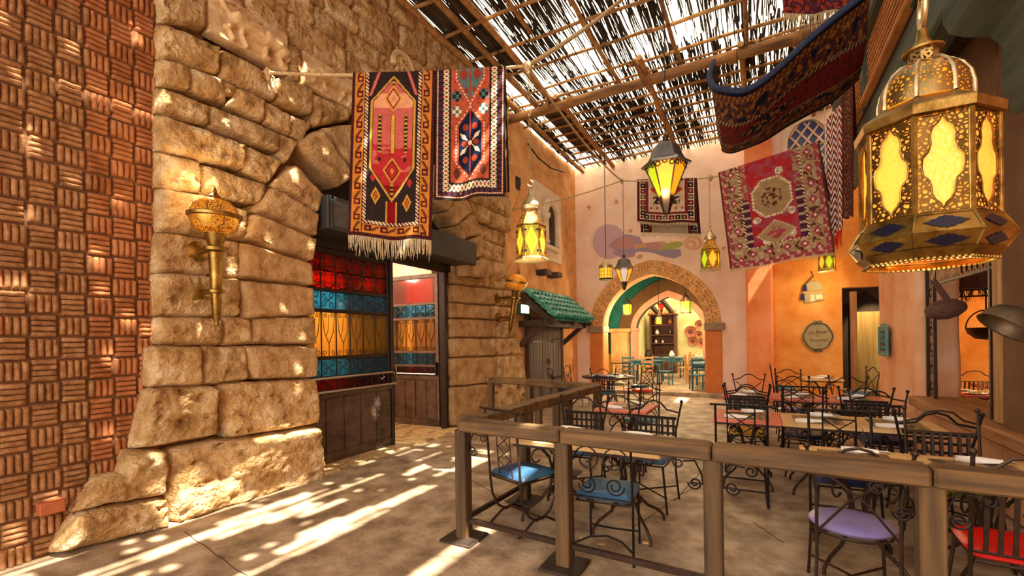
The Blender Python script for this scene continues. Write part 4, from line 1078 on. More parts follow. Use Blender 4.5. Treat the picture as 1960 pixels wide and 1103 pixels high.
def hung_rug(name, label, A, B, lf, lb, pat, nrm, nu, per=1.0, slant=0, fr=0, frb=0, ph=0, frm='fringe', wav=.03, tops=None):
    """rug folded over a rope from A to B; lf front length (left, right), lb back length"""
    A, B, n = V(A), V(B), V(nrm).normalized(); W = (B-A).length; wd = (B-A).normalized(); r = .024
    t = thing(name, label, 'rug'); Lf = sum(lf)/2; tot = Lf+lb+pi*r; nv = int(nu*tot/W)
    def fn(u, v):
        s = v*tot; lfu = lerp(lf[0], lf[1], u); c = A+(B-A)*u
        if s < Lf:
            q = (1-s/Lf)*lfu; hang = q/Lf
            return c+n*(r+wav*hang*(sin(u*7+ph)+.5*sin(u*17+ph*2))+.02*hang)-Zv*q+wd*(slant*q)+Zv*(.012*sin(u*9+ph))*hang
        if s < Lf+pi*r:
            a = (s-Lf)/r; return c+n*(r*cos(a))+Zv*(r*sin(a))
        q = s-Lf-pi*r; hang = q/max(lb, .01); return c-n*(r+wav*.6*hang*sin(u*6+ph+1))-Zv*q+wd*(slant*q+.05*hang)
    me, P = sheetmesh(fn, nu, nv, lambda u, v: pat(u, v*tot/W/per))
    o = bpy.data.objects.new('pile', me); C.objects.link(o); o.parent = t
    for L, row, dn in ((fr, 0, 1), (frb, nv, 1)):
        if not L: continue
        mb = MB(); k = int(W/.011)
        for i in range(k):
            u = (i+R.uniform(.2, .8))/k; p = P[row][min(nu, int(u*nu))].lerp(P[row][min(nu, int(u*nu)+1)], (u*nu) % 1); l = L*R.uniform(.6, 1.05)*(1+.25*fb((u*6, ph, 2)))
            mb.tube([p, p+V((R.uniform(-.01, .01), R.uniform(-.01, .01), -l*.5)), p+V((R.uniform(-.022, .022), R.uniform(-.015, .015), -l))], [.0045, .0042, .002], 4)
        mb.build('fringe', M[frm], t, 0, kind='stuff')
    return t
line1 = sag(WH, J1, .06, 60)
def on1(px):
    best = min(line1, key=lambda p: abs(980+(p-O).dot(rc)/(p-O).dot(Fw)*F0-px)); return best
nr = (J1-WH).cross(Zv).normalized()
a, b = on1(676), on1(834)
hung_rug('hanging_rug', 'long red and orange rug with a pink hexagon and cream fringe', a, b, (1.80, 1.86), 1.0, rug_hex, nr, 110, per=(1.83)/2.03/((b-a).length), slant=-.035, fr=.22, ph=.5)
a, b = on1(838), on1(968)
hung_rug('hanging_rug', 'terracotta rug with a navy medallion and cream lattice border beside the long red rug', a, b, (1.42, 1.42), 1.36, rug_med, nr, 110, per=1.42/1.72/((b-a).length), slant=-.02, frb=.0, ph=2.2)
mb = MB(); a = atd(822, 414, 5.02)
t = thing('rug_corner', 'plain rug corner with a tatty fringe showing behind the long red rug', 'rug')
P_ = [atd(798, 436, 5.05), atd(830, 412, 5.05), atd(822, 444, 5.05), atd(800, 452, 5.05)]
mb.prism([(0, 0), (1, 0), (1, 1), (0, 1)], 0, .01, lambda u, v, d: P_[0].lerp(P_[1], u).lerp(P_[3].lerp(P_[2], u), v)+nr*d); mb.build('backing', M['fringe'], t)
mb = MB()
for i in range(16):
    p = P_[3].lerp(P_[2], i/15); mb.tube([p+nr*.005, p+V((R.uniform(-.01, .01), 0, -R.uniform(.05, .16)))], .004, 4)
mb.build('fringe', M['fringe'], t, 0)
a, b = ony(1220, 346, 9.0), ony(1334, 343, 9.0)
hung_rug('hanging_rug', 'small maroon rug with a cream centre and border of little boxes on the far rope', a, b, (.82, .82), 1.0, rug_box, (0, -1, 0), 90, per=.82/.8/((b-a).length), ph=1, wav=.012, fr=.07, frb=.1)
a, b = ony(1375, 333, 9.0), ony(1568, 272, 9.0)
hung_rug('hanging_rug', 'large worn rose rug on the far rope beside the salmon pilaster', a, b, (1.78, 1.86), 1.0, rug_worn, (0, -1, 0), 110, per=1.82/1.15/((b-a).length), slant=.1, ph=2, wav=.03, fr=.05)
a, b = atd(1580, 232, 7.6), atd(1612, 200, 7.3)
hung_rug('hanging_rug', 'narrow white and red zigzag rug with a coral fringe by the dark overhang', a, b, (2.0, 2.0), .9, rug_zig, (-.4, -.9, 0), 34, per=3.2, ph=1, wav=.03, fr=.3, frm='seat_red')
a, b = atd(1612, 190, 7.2), atd(1634, 150, 6.9)
hung_rug('hanging_rug', 'dark brown patterned rug behind the zigzag rug under the overhang', a, b, (1.9, 2.1), .9, rug_dark, (-.5, -.85, 0), 36, per=2.4, ph=2, wav=.03)
a, b = atd(1500, -40, 6.2), atd(1650, -60, 5.6)
hung_rug('hanging_rug', 'dusky rug end with a pale fringe hanging at the top of the roof', a, b, (.5, .52), .5, rug_fringe, (-.3, -.95, 0), 40, per=1, ph=2, wav=.02, fr=.2)
# the big navy-edged carpet sweeping through the air under the roof
near = [(1366, 120, 5.4), (1358, 150, 5.1), (1366, 172, 4.9), (1392, 176, 4.75), (1425, 172, 4.65), (1460, 150, 4.55), (1500, 118, 4.45), (1545, 80, 4.35), (1595, 42, 4.25), (1635, 12, 4.18), (1668, -18, 4.12)]
far = [(1392, 262, 6.3), (1384, 275, 6.3), (1384, 287, 6.25), (1402, 294, 6.2), (1430, 287, 6.1), (1465, 272, 6.0), (1510, 240, 5.9), (1555, 212, 5.8), (1590, 192, 5.75), (1618, 172, 5.7), (1644, 152, 5.65)]
nearp = [atd(*p) for p in near]; farp = [atd(*p) for p in far]
def cr(P, t):
    k = t*(len(P)-1); i = min(int(k), len(P)-2); f = k-i
    p0, p1, p2, p3 = P[max(i-1, 0)], P[i], P[i+1], P[min(i+2, len(P)-1)]
    return .5*((2*p1)+(p2-p0)*f+(2*p0-5*p1+4*p2-p3)*f*f+(3*p1-p0-3*p2+p3)*f**3)
def flyf(u, v): return cr(nearp, v).lerp(cr(farp, v), u)+Zv*(-.10*sin(u*pi)+.03*sin(v*9+u*4))
t = thing('draped_carpet', 'big navy edged carpet sweeping through the air under the reed roof', 'carpet')
me, P_ = sheetmesh(flyf, 90, 170, lambda u, v: rug_fly(u, v*2.6), .016)
o = bpy.data.objects.new('pile', me); C.objects.link(o); o.parent = t
mb = MB(); mb.tube([p[0]+Zv*.01 for p in P_], .03, 8); mb.build('edge_roll', mat('navy_piping', ['141d33', '26324f'], .9, scale=20), t)
mb = MB(); mb.tube([p[90] for p in P_], .012, 6); mb.build('hem', mat('dark_hem', '2a1d1c', .9), t)
mb = MB()
for i in (60, 120):
    mb.tube([P_[i][30], P_[i][30]+V((0, 0, 6.8-P_[i][30].z))], .003, 4)
mb.build('hanging_wire', M['iron'], t)
mb = MB(); mb.tube([atd(1640, 160, 5.6), atd(1762, 60, 4.4)], .0, 4) if 0 else None
# ================================================================ LANTERNS AND TORCHES
def lamp(loc, e, col=(1, .72, .35), r=.05):
    l = bpy.data.lights.new('lantern_light', 'POINT'); l.energy = e; l.color = col; l.shadow_soft_size = r
    o = bpy.data.objects.new('lantern_light', l); C.objects.link(o); o.location = loc; l.energy *= .4; return o
def chain(t, z0, z1, s, m='brass'):
    mb = MB(); z = z0; k = 0; L = .055*s
    while z < z1:
        mb.tube(arc((0, 0), 1, 0, 2*pi, 8, lambda u, v: ((u*.013*s if k % 2 else 0), (0 if k % 2 else u*.013*s), z+L/2+v*L*.56)), .0038*s, 4); z += L*.86; k += 1
    return mb.build('chain', M[m], t)
def pol(r, n, rot, z): return [V((r*cos(2*pi*i/n+rot), r*sin(2*pi*i/n+rot), z)) for i in range(n)]
def facepanel(mb, A, B, Cc, Dd, hole, th, nrm):
    """frame plate with a shaped hole on the quad A(bl) B(br) C(tr) D(tl); hole points in 0..1"""
    q = lambda u, v: A.lerp(B, u).lerp(Dd.lerp(Cc, u), v)
    n = len(hole); out = []
    for (u, v) in hole:
        du, dv = u-.5, v-.5; k = .5/max(abs(du), abs(dv), 1e-6); out.append((.5+du*k, .5+dv*k))
    a = [q(*p)+nrm*th for p in out]; b = [q(*p)+nrm*th for p in hole]
    mb.strip(a, b); mb.strip(b, [q(*p) for p in hole])
DIAM = []
for (x0_, y0_), (x1_, y1_) in (((.5, .03), (.95, .5)), ((.95, .5), (.5, .97)), ((.5, .97), (.05, .5)), ((.05, .5), (.5, .03))):
    DIAM += [(lerp(x0_, x1_, i/5), lerp(y0_, y1_, i/5)) for i in range(5)]
def onion_lantern(loc, s, label, cols, top, rz=.2, e=6, group=None, n=6):
    t = thing('hanging_lantern', label, 'lantern', loc, rz, group); r = .165*s
    MB().lathe([(r*1.16, 0), (r*1.18, .015*s), (r*1.05, .03*s), (r*1.0, .035*s)], n, rot=0).build('base_plate', M['silverbrass'], t, 20)
    zb, zt = .035*s, .37*s; lo, hi = pol(r*.98, n, 0, zb), pol(r*.93, n, 0, zt); fp = MB()
    for i in range(n):
        j = (i+1) % n; A_, B_, C_, D_ = lo[i], lo[j], hi[j], hi[i]; nm = ((A_+B_)/2); nm = V((nm.x, nm.y, 0)).normalized()
        MB().add([A_*.97, B_*.97, V((C_.x*.97, C_.y*.97, C_.z)), V((D_.x*.97, D_.y*.97, D_.z))], [(0, 1, 2, 3)]).build('glass_pane', M[cols[i % len(cols)]], t, 0)
        facepanel(fp, A_, B_, C_, D_, DIAM, .004*s, nm)
    ppan = fp.build('pierced_panel', M['pierced'], t, 0)
    mb = MB()
    for i in range(n): mb.tube([lo[i], hi[i]], .009*s, 6)
    mb.tube(lo, .008*s, 5, True).tube(hi, .012*s, 5, True); mb.build('corner_frame', M['brass'], t)
    mb = MB()
    for i in range(n):
        for z in (.09, .31):
            for k in (.12, .88): mb.ball(lo[i].lerp(lo[(i+1) % n], k)*1.01+Zv*(z*s-zb), .012*s, 6)
    mb.build('glass_bead', M['gem'], ppan, kind='stuff')
    MB().lathe([(r*.98, zt), (r*.95, zt+.015*s), (r*.5, zt+.16*s)], n, cap=False).build('hood', M['piercedfine'], t, 20)
    MB().lathe([(r*.93, zt), (r*.46, zt+.155*s)], n, cap=False).build('hood_lining', M['lamber'], t, 20)
    z = zt+.16*s
    MB().lathe([(r*.46, z), (r*.6, z+.02*s), (r*.64, z+.06*s), (r*.52, z+.1*s), (r*.3, z+.15*s), (r*.15, z+.2*s), (r*.1, z+.25*s), (r*.16, z+.265*s), (r*.08, z+.285*s)], 16).build('onion_dome', M['silverbrass'], t)
    MB().tube(arc((0, 0), .03*s, 0, 2*pi, 12, lambda u, v: (u, 0, z+.31*s+v)), .006*s, 6).build('ring', M['silverbrass'], t)
    if top > z+.34*s: chain(t, z+.33*s, top, s*1.0, 'silverbrass')
    MB().ball((0, 0, .2*s), .035*s).build('bulb', M['bulb'], t)
    return t
p = atd(1017, 500, 5.0); onion_lantern(p, 1.02, 'pale brass lantern with amber and green diamonds under the rug rope knot', ['lyellow', 'lgreen', 'lamber'], J1.z-p.z, radians(28))
lamp(p+V((.0, -.1, -.25)), 10)
p = ony(1360, 518, 8.95); s_ = 1.0; onion_lantern(p, s_, 'brass lantern with green and amber diamonds hanging from the far rope knot', ['lgreen', 'lamber', 'lyellow'], J3.z-p.z, radians(20))
p = ony(1583, 520, 12.2); onion_lantern(p, 1.0, 'small lit lantern near the orange wall below the worn rug', ['lyellow', 'lgreen', 'lyellow'], 6.85-p.z, radians(10))
lamp(p+V((-.1, .25, -.3)), 8)
def cap_lantern(loc, s, label, cols, top, rz=0, group=None, rod=True):
    """bell-capped lantern whose glass tapers downwards; loc = bottom tip"""
    n = 6; t = thing('capped_lantern', label, 'lantern', loc, rz, group)
    MB().lathe([(.012*s, 0), (.03*s, .02*s), (.055*s, .1*s), (.075*s, .17*s), (.07*s, .19*s)], n).build('bottom_cup', M['lampiron'], t, 20)
    lo, hi = pol(.07*s, n, 0, .18*s), pol(.2*s, n, 0, .5*s)
    for i in range(n):
        j = (i+1) % n; MB().add([lo[i]*.98, lo[j]*.98, V((hi[j].x*.97, hi[j].y*.97, hi[j].z)), V((hi[i].x*.97, hi[i].y*.97, hi[i].z))], [(0, 1, 2, 3)]).build('glass_pane', M[cols[i % len(cols)]], t, 0)
    mb = MB()
    for i in range(n): mb.tube([lo[i], hi[i]], .0075*s, 5)
    mb.tube(lo, .008*s, 5, True).tube(hi, .012*s, 5, True)
    mb.build('corner_frame', M['lampiron'], t)
    mb, mb9 = MB(), MB()
    for i in range(n):
        j = (i+1) % n
        for k in range(3):
            c = hi[i].lerp(hi[j], (k+.5)/3); c = V((c.x*.97, c.y*.97, c.z-(.035 if k != 1 else .012)*s)); mb.tube(arc((0, 0), .022*s, 0, 2*pi, 8, lambda u, v: c+(hi[j]-hi[i]).normalized()*u+Zv*v), .006*s, 4)
        for k in range(2):
            c = lo[i].lerp(lo[j], (k+.5)/2)*1.05; c.z = .215*s; mb9.tube(arc((0, 0), .02*s, 0, 2*pi, 8, lambda u, v: c+(hi[j]-hi[i]).normalized()*u+Zv*v), .006*s, 4)
    mb.build('fretwork', M['lampiron'], t, kind='stuff'); mb9.build('fretwork', M['lampiron'], t, kind='stuff')
    MB().lathe([(.235*s, .49*s), (.24*s, .505*s), (.18*s, .545*s), (.15*s, .6*s), (.14*s, .65*s), (.11*s, .695*s), (.05*s, .72*s)], n).build('bell_cap', M['gunmetal'], t, 25)
    MB().lathe([(.03*s, .715*s), (.028*s, .79*s)], 10).build('neck', M['lampiron'], t)
    mb = MB(); mb.tube([(0, 0, .78*s), (0, 0, top)], .006*s, 5); mb.build('hanging_rod', M['iron'], t)
    return t
p = atd(1276, 412, 4.8); cap_lantern(p, 1.06, 'large grey capped lantern with coloured panes before the small maroon rug', ['lorange', 'lpale', 'lorange', 'lgreen', 'lorange', 'lorange'], 6.75-p.z, radians(6))
lamp(p+V((0, -.1, .2)), 6)
p = atd(1195, 556, 8.95); cap_lantern(p, .88, 'smaller grey capped lantern with pale glowing panes left of the brick arch apex', ['lamber', 'lpale', 'lamber'], J2.z-p.z, radians(15))
def cyl_lantern(loc, s, label, top, gl='lyellow'):
    t = thing('cylinder_lantern', label, 'lantern', loc)
    MB().lathe([(.15*s, 0), (.155*s, .012*s), (.14*s, .035*s)], 16).build('base_plate', M['lampiron'], t)
    MB().lathe([(.13*s, .03*s), (.13*s, .25*s)], 16, cap=False).build('glass_pane', M[gl], t, 60)
    mb = MB()
    for i in range(12): a = 2*pi*i/12; mb.tube([(.135*s*cos(a), .135*s*sin(a), .03*s), (.135*s*cos(a), .135*s*sin(a), .25*s)], .005*s, 4)
    for z in (.1, .18): mb.tube(arc((0, 0), .135*s, 0, 2*pi, 16, lambda u, v: (u, v, z*s)), .004*s, 4)
    mb.build('cage', M['brass'], t)
    MB().lathe([(.15*s, .25*s), (.155*s, .27*s), (.15*s, .32*s), (.12*s, .335*s), (.06*s, .41*s), (.02*s, .45*s), (.015*s, .5*s)], 16).build('lid', M['silverbrass'], t)
    MB().tube([(0, 0, .48*s), (0, 0, top)], .008*s, 4).build('hanging_rod', M['iron'], t); return t
p = atd(1160, 536, 9.6); cyl_lantern(p, .96, 'round caged lantern glowing yellow against the painted moon', 6.88-p.z)
lamp(p+V((0, -.1, -.2)), 4)
# three lanterns and a red one inside the arch
for (px, py, Y, s, lab, cols) in ((1201, 603, 14.9, .95, 'slim amber and green lantern just inside the left of the brick arch', ['lamber', 'lorange', 'lgreen']), (1313, 600, 14.9, 1.05, 'slim yellow and green lantern just inside the right of the brick arch', ['lyellow', 'lamber', 'lgreen'])):
    p = ony(px, py, Y); t = thing('tapered_lantern', lab, 'lantern', p, .3); n = 6
    lo, mi = pol(.13*s, n, 0, .02*s), pol(.15*s, n, 0, .36*s)
    MB().lathe([(.15*s, 0), (.15*s, .02*s)], n).build('base_plate', M['lampiron'], t, 0)
    for i in range(n):
        j = (i+1) % n; MB().add([lo[i], lo[j], mi[j], mi[i]], [(0, 1, 2, 3)]).build('glass_pane', M[cols[i % 3]], t, 0)
    mb = MB()
    for i in range(n): mb.tube([lo[i], mi[i], (0, 0, .6*s)], .011*s, 5)
    mb.tube(mi, .014*s, 5, True).tube(lo, .012*s, 5, True); mb.tube([(0, 0, .58*s), (0, 0, 4.0-p.z)], .006, 4); mb.build('corner_frame', M['lampiron'], t)
p = ony(1266, 600, 19); cap_lantern(p, .8, 'red glass star lantern above the far cupboard', ['lred'], 4.1-p.z, 0)
p = ony(1261, 622, 16.3); cyl_lantern(p, .8, 'small yellow round lantern below the red lantern', 4.0-p.z, 'lamber')
# the great brass lantern in front
LX, LD = 1772, 1.9
p0 = atd(LX, 506, LD); t = thing('great_lantern', 'great pierced brass octagonal lantern with honey glass close on the right', 'lantern', p0, radians(46))
zz = lambda py: (506-py)*LD/F0
n = 8; ro = pi/8
MB().lathe([(.205, 0), (.215, .012), (.235, .03), (.24, .035)], n, rot=ro, cap=False).build('bottom_frill', M['brass'], t, 20)
mb = MB(); tr = pol(.21, n, ro, .0)
for i in range(n):
    for k in range(9): mb.ball(tr[i].lerp(tr[(i+1) % n], k/9), .009, 6)
mb.build('scalloped_edge', M['brass'], t)
zg0, zg1, zg2 = .03, zz(464), zz(430)
MB().lathe([(.225, zg0), (.264, zg1)], n, rot=ro, cap=False).build('lower_girdle', M['brass'], t, 10)
MB().lathe([(.264, zg1), (.222, zg2)], n, rot=ro, cap=False).build('upper_girdle', M['brass'], t, 10)
LEAF = [(x, y) for x, y in ((-1, 0), (-.8, .12), (-.62, .45), (-.45, .5), (-.3, .78), (-.12, .8), (0, 1), (.12, .8), (.3, .78), (.45, .5), (.62, .45), (.8, .12), (1, 0), (.8, -.12), (.62, -.45), (.45, -.5), (.3, -.78), (.12, -.8), (0, -1), (-.12, -.8), (-.3, -.78), (-.45, -.5), (-.62, -.45), (-.8, -.12))]
for (ra, za_, rb_, zb_) in ((.225, zg0, .264, zg1), (.264, zg1, .222, zg2)):
    lo, hi = pol(ra, n, ro, za_), pol(rb_, n, ro, zb_)
    for i in range(n):
        j = (i+1) % n; A_, B_, C_, D_ = lo[i], lo[j], hi[j], hi[i]; nm = (B_-A_).cross(D_-A_).normalized()
        q = lambda u, v: A_.lerp(B_, u).lerp(D_.lerp(C_, u), v)
        MB().prism([(.5+.36*x, .5+.36*y) for x, y in LEAF], -.002, .004, lambda u, v, d: q(u, v)+nm*d).build('glass_jewel', M['gem'], t, 0)
mb = MB()
for (ra, za_) in ((.225, zg0), (.264, zg1), (.222, zg2)):
    mb.tube(pol(ra, n, ro, za_), .006, 5, True)
for a, b, c in zip(pol(.225, n, ro, zg0), pol(.264, n, ro, zg1), pol(.222, n, ro, zg2)): mb.tube([a, b, c], .006, 5)
mb.build('girdle_rib', M['brass'], t)
zb_, zt_ = zg2, zz(254); lo, hi = pol(.215, n, ro, zb_), pol(.215, n, ro, zt_)
half = [(0, .05), (.05, .10), (.14, .14), (.2, .2), (.21, .28), (.25, .34), (.35, .39), (.38, .47), (.37, .56), (.26, .62), (.21, .70), (.23, .78), (.18, .86), (.08, .9), (0, .965)]
hole = [(.5+x, y) for x, y in half]+[(.5-x, y) for x, y in half[-2:0:-1]]
pp = MB()
for i in range(n):
    j = (i+1) % n; A_, B_, C_, D_ = lo[i], lo[j], hi[j], hi[i]; nm = V(((A_+B_).x, (A_+B_).y, 0)).normalized()
    gpn = MB().add([x-nm*.012 for x in (A_, B_, C_, D_)], [(0, 1, 2, 3)]).build('glass_pane', M['lbig'], t, 0)
    facepanel(pp, A_, B_, C_, D_, hole, .002, nm)
    mb = MB(); q = lambda u, v: A_.lerp(B_, u).lerp(D_.lerp(C_, u), v)+nm*.004
    mb.tube([q(*h) for h in hole], .0035, 5, True); mb.tube([q(.04, .02), q(.96, .02), q(.96, .98), q(.04, .98)], .004, 4, True); mb.build('panel_border', M['brass'], gpn)
pp.build('pierced_panel', pierced('fretwork_brass', ['4c3616', '7a5a28'], 60, thr=.2), t, 0)
mb = MB()
for a, b in zip(lo, hi): mb.tube([a, b], .011, 6)
mb.build('corner_post', M['brass'], t)
ze, zd = zz(238), zz(208)
MB().lathe([(.215, zt_-.002), (.236, zt_+.005), (.24, ze+.004), (.234, ze+.012), (.152, zd)], n, rot=ro, cap=False).build('eave', M['brass'], t, 10)
prof = [(.15, zd), (.149, zd+.055), (.14, zd+.1), (.118, zd+.14), (.085, zd+.17), (.05, zd+.184)]
MB().lathe(prof, 32, rot=ro, cap=False).build('pierced_dome', pierced('dome_brass', ['6e5630', 'a08550'], 60, thr=.24), t)
MB().lathe([(r*.93, z) for r, z in prof], 32, rot=ro).build('dome_lining', M['lorange'], t)
mb = MB()
for i in range(n):
    a = 2*pi*i/n+ro; mb.tube([V((r*1.01*cos(a), r*1.01*sin(a), z)) for r, z in prof], .008, 5)
mb.build('dome_rib', M['silverbrass'], t)
zn = zd+.178
MB().lathe([(.05, zn), (.05, zn+.06)], n, rot=ro).build('neck', M['piercedfine'], t, 10)
MB().lathe([(.05, zn+.06), (.068, zn+.056), (.07, zn+.064), (.04, zn+.075), (.022, zn+.11), (.018, zn+.15)], 16).build('neck_cap', M['brass'], t)
MB().tube(arc((0, 0), .065, 0, 2*pi, 24, lambda u, v: (u*.8, u*.6, zn+.23+v)), .011, 8).build('ring', M['silverbrass'], t)
MB().tube([(0, 0, zn+.28), (.01, .02, zn+.6), (0, 0, 4.86-p0.z)], .012, 6).build('hanging_hook', M['iron'], t)
MB().ball((0, 0, .25), .05).build('bulb', M['bulb'], t)
lamp(p0+V((0, 0, -.12)), 8)
# wall torches
def torch(top, bot, wall, s, label):
    top, bot = V(top), V(bot); ax = (top-bot).normalized(); L = (top-bot).length
    t = thing('wall_torch', label, 'torch', bot); zx = ax; xx = zx.orthogonal().normalized(); yx = zx.cross(xx)
    m = Matrix(((xx.x, yx.x, zx.x, 0), (xx.y, yx.y, zx.y, 0), (xx.z, yx.z, zx.z, 0), (0, 0, 0, 1)))
    h = L-.26*s
    MB().lathe([(.004, 0), (.018*s, .02), (.012*s, .045), (.03*s, .09), (.036*s, h*.36), (.06*s, h*.37), (.06*s, h*.40), (.038*s, h*.41), (.05*s, h*.8), (.085*s, h*.82), (.085*s, h*.85), (.05*s, h*.87), (.075*s, h*1.0)], 16, mtx=m).build('handle', M['brass'], t, 45)
    b = [(.075*s, h), (.14*s, h+.03*s), (.165*s, h+.09*s), (.168*s, h+.115*s)]
    MB().lathe(b, 24, mtx=m, cap=False).build('bowl', M['torchpierced'], t); MB().lathe([(r*.92, z+.004) for r, z in b], 20, mtx=m).build('bowl_glow', M['lamber'], t)
    MB().lathe([(.17*s, h+.112*s), (.182*s, h+.12*s), (.182*s, h+.14*s), (.17*s, h+.147*s)], 24, mtx=m, cap=False).build('rim', M['brass'], t)
    d = [(.165*s, h+.145*s), (.14*s, h+.205*s), (.09*s, h+.245*s), (.03*s, h+.26*s)]
    MB().lathe(d, 24, mtx=m, cap=False).build('pierced_lid', M['torchpierced'], t); MB().lathe([(r*.92, z-.004) for r, z in d], 20, mtx=m).build('lid_glow', M['lamber'], t)
    MB().lathe([(.03*s, h+.258*s), (.04*s, h+.275*s), (.012*s, h+.3*s), (.018*s, h+.315*s), (.004*s, h+.34*s)], 12, mtx=m).build('finial', M['brass'], t)
    for k in (.39, .84):
        p = ax*(h*k); q = V((wall-bot.x, p.y, p.z)); mb = MB(); mb.tube([p, q], .022*s, 8)
        rx = Matrix.Translation(V((wall-bot.x, p.y, p.z))) @ Matrix.Rotation(pi/2, 4, 'Y'); mb.lathe([(.08*s, -.02), (.085*s, .02), (.05*s, .045), (.02*s, .06)], 14, mtx=rx); mb.build('wall_bracket', M['brass'], t)
    return t
torch(onx(411, 380, X0+.42), onx(415, 626, X0+.36), X0+.08, 1.25, 'brass torch with a pierced bulb on the stone wall left of the arch')
torch(onx(992, 524, X0+.55), onx(975, 640, X0+.3), X0+.05, 1.3, 'brass torch with a glowing bulb at the far edge of the stone wall')
lamp(onx(405, 360, X0+.35), 5)
# ================================================================ GATE DOORS
BANDS = [(.98, 1.15, 'gdred', 'scroll'), (1.19, 1.41, 'gblue', 'flower'), (1.46, 2.05, 'gamber', 'wheat'), (2.10, 2.33, 'gblue', 'flower'), (2.38, 2.84, 'gred', 'ring')]
def grille(kind, x0, x1, z0, z1, y):
    mb = MB(); f = lambda u, v: (u, y, v); H = z1-z0
    n = max(1, round((x1-x0)/(.24 if kind != 'ring' else .23))); w_ = (x1-x0)/n
    for i in range(n):
        c = x0+(i+.5)*w_
        if i: mb.box((x0+i*w_-.007, y-.006, z0), (x0+i*w_+.007, y+.006, z1))
        if kind in ('flower', 'scroll'):
            k = 1 if kind == 'flower' else .8
            for sx in (-1, 1):
                for sz in (-1, 1):
                    mb.tube(spiral((c+sx*w_*.22, (z0+z1)/2+sz*H*.24), .052*k, .016, pi/4*(1 if sx*sz > 0 else -1), .9*sx*sz, 9, f), .0055, 4)
                    mb.tube([f(c, (z0+z1)/2), f(c+sx*w_*.42, (z0+z1)/2+sz*H*.42)], .0055, 4)
        elif kind == 'ring':
            for zc in (z0+H*.27, z0+H*.75):
                mb.tube(arc((c, zc), min(w_*.5, H*.26), 0, 2*pi, 14, f), .009, 4)
                for a in range(4):
                    an = pi/4+a*pi/2
                    for sg in (-1, 1): mb.tube(spiral((c+.07*cos(an)+sg*.022*sin(an), zc+.07*sin(an)-sg*.022*cos(an)), .026, .008, an, sg*1.0, 8, f), .0045, 4)
            mb.box((x0, y-.005, (z0+z1)/2-.005), (x1, y+.005, (z0+z1)/2+.005))
        else:
            mb.tube([f(c-w_*.42, z1), f(c-w_*.3, z0+H*.55), f(c, z0+H*.28), f(c, z0)], .0065, 4); mb.tube([f(c+w_*.42, z1), f(c+w_*.3, z0+H*.55), f(c, z0+H*.28), f(c, z0)], .0065, 4)
            mb.tube([f(c, z0+H*.95), f(c-.012, z0+H*.6), f(c-w_*.2, z0+H*.42)], .005, 4)
            for sx in (-1, 1):
                mb.tube(spiral((c+sx*w_*.26, z0+.045), .04, .01, -pi/2, sx*1.2, 10, f), .0055, 4); mb.tube(spiral((c+sx*w_*.2, z1-.04), .034, .01, pi/2, -sx*1.2, 10, f), .0055, 4)
    return mb
def leaf(name, label, W, loc, rz, fm, npan, grilles=True, lower='doormetal', reds='gred'):
    t = thing(name, label, 'door', loc, rz, kind='structure'); fr = MB()
    for a, b in ((0, .07), (W-.07, W)): fr.bbox((a, -.035, .04), (b, .035, 2.92), .006)
    for z0, z1 in ((2.84, 2.92), (2.33, 2.38), (2.05, 2.10), (1.41, 1.46), (1.15, 1.19)): fr.bbox((.05, -.03, z0), (W-.05, .03, z1), .005)
    fr.build('leaf_frame', M[fm], t)
    for z0, z1, g, k in BANDS:
        gp_ = MB().box((.06, -.004, z0), (W-.06, .004, z1)).build('glass_pane', M[g], t, 0)
        if grilles or k in ('wheat', 'scroll', 'flower'): grille(k, .07, W-.07, z0, z1, -.014).build('scroll_grille', M['darkframe'], gp_)
    lp_ = MB().bbox((0, -.03, .04), (W, .03, .98), .005).build('lower_panel', M[lower], t)
    MB().bbox((-.01, -.055, .9), (W+.01, .045, .99), .01).build('mid_rail', M[lower], t); MB().bbox((-.01, -.045, .03), (W+.01, .04, .15), .008).build('kick_plate', M[lower], t)
    pw = (W-.06)/npan; rv = MB()
    for i in range(npan):
        MB().bbox((.03+i*pw+.014, -.043, .16), (.03+(i+1)*pw-.014, -.03, .88), .004).build('panel', M[lower], lp_)
        for sx in (.04, pw-.04):
            for k in range(9): rv.ball((.03+i*pw+sx, -.046, .2+k*.082), .011, 6)
    for k in range(int(W/.075)): rv.ball((.05+k*.075, -.06, .945), .011, 6); rv.ball((.05+k*.075, -.05, .09), .01, 6)
    rv.build('rivet', M['doorframe'], lp_, kind='stuff')
    return t
# fixed closed leaf on the left: local x runs along +Y of the wall
d1 = leaf('door_2', 'closed left gate leaf with red blue and amber glass bands over a riveted plate', 1.6, (-5.12, 3.8, 0), pi/2, 'darkframe', 5)
MB().tube([(.05, -.1, 1.17), (1.55, -.1, 1.17)], .02, 8).tube([(.08, -.1, 1.17), (.08, 0, 1.17)], .014, 6).tube([(1.5, -.1, 1.17), (1.5, 0, 1.17)], .014, 6).build('push_bar', M['chrome'], d1)
MB().tube([(.03, -.11, .99), (1.62, -.11, .99), (1.62, -.1, 1.25)], .02, 8).tube([(.1, -.1, .99), (.1, 0, .96)], .014, 6).build('guard_bar', M['chrome'], d1)
d2 = leaf('door_3', 'open right gate leaf with stained glass bands swung back into the lobby', 1.36, (-6.62, 6.86, 0), 0, 'doorframe', 5, False)
MB().bbox((.0, -.12, 1.0), (.03, -.03, 1.24), .01).bbox((1.33, -.12, 1.0), (1.36, -.03, 1.24), .01).build('handle', M['darkframe'], d2)
MB().tube([(.0, -.09, 1.02), (1.36, -.09, 1.02)], .014, 8).build('push_bar', M['chrome'], d2)
d3 = leaf('door_4', 'narrow fixed side light of stained glass beside the open gate leaf', .3, (-5.14, 6.84, 0), pi/2, 'darkframe', 1)
tr = wallroot('trim_1', 'dark door frame and transom inside the stone gateway')
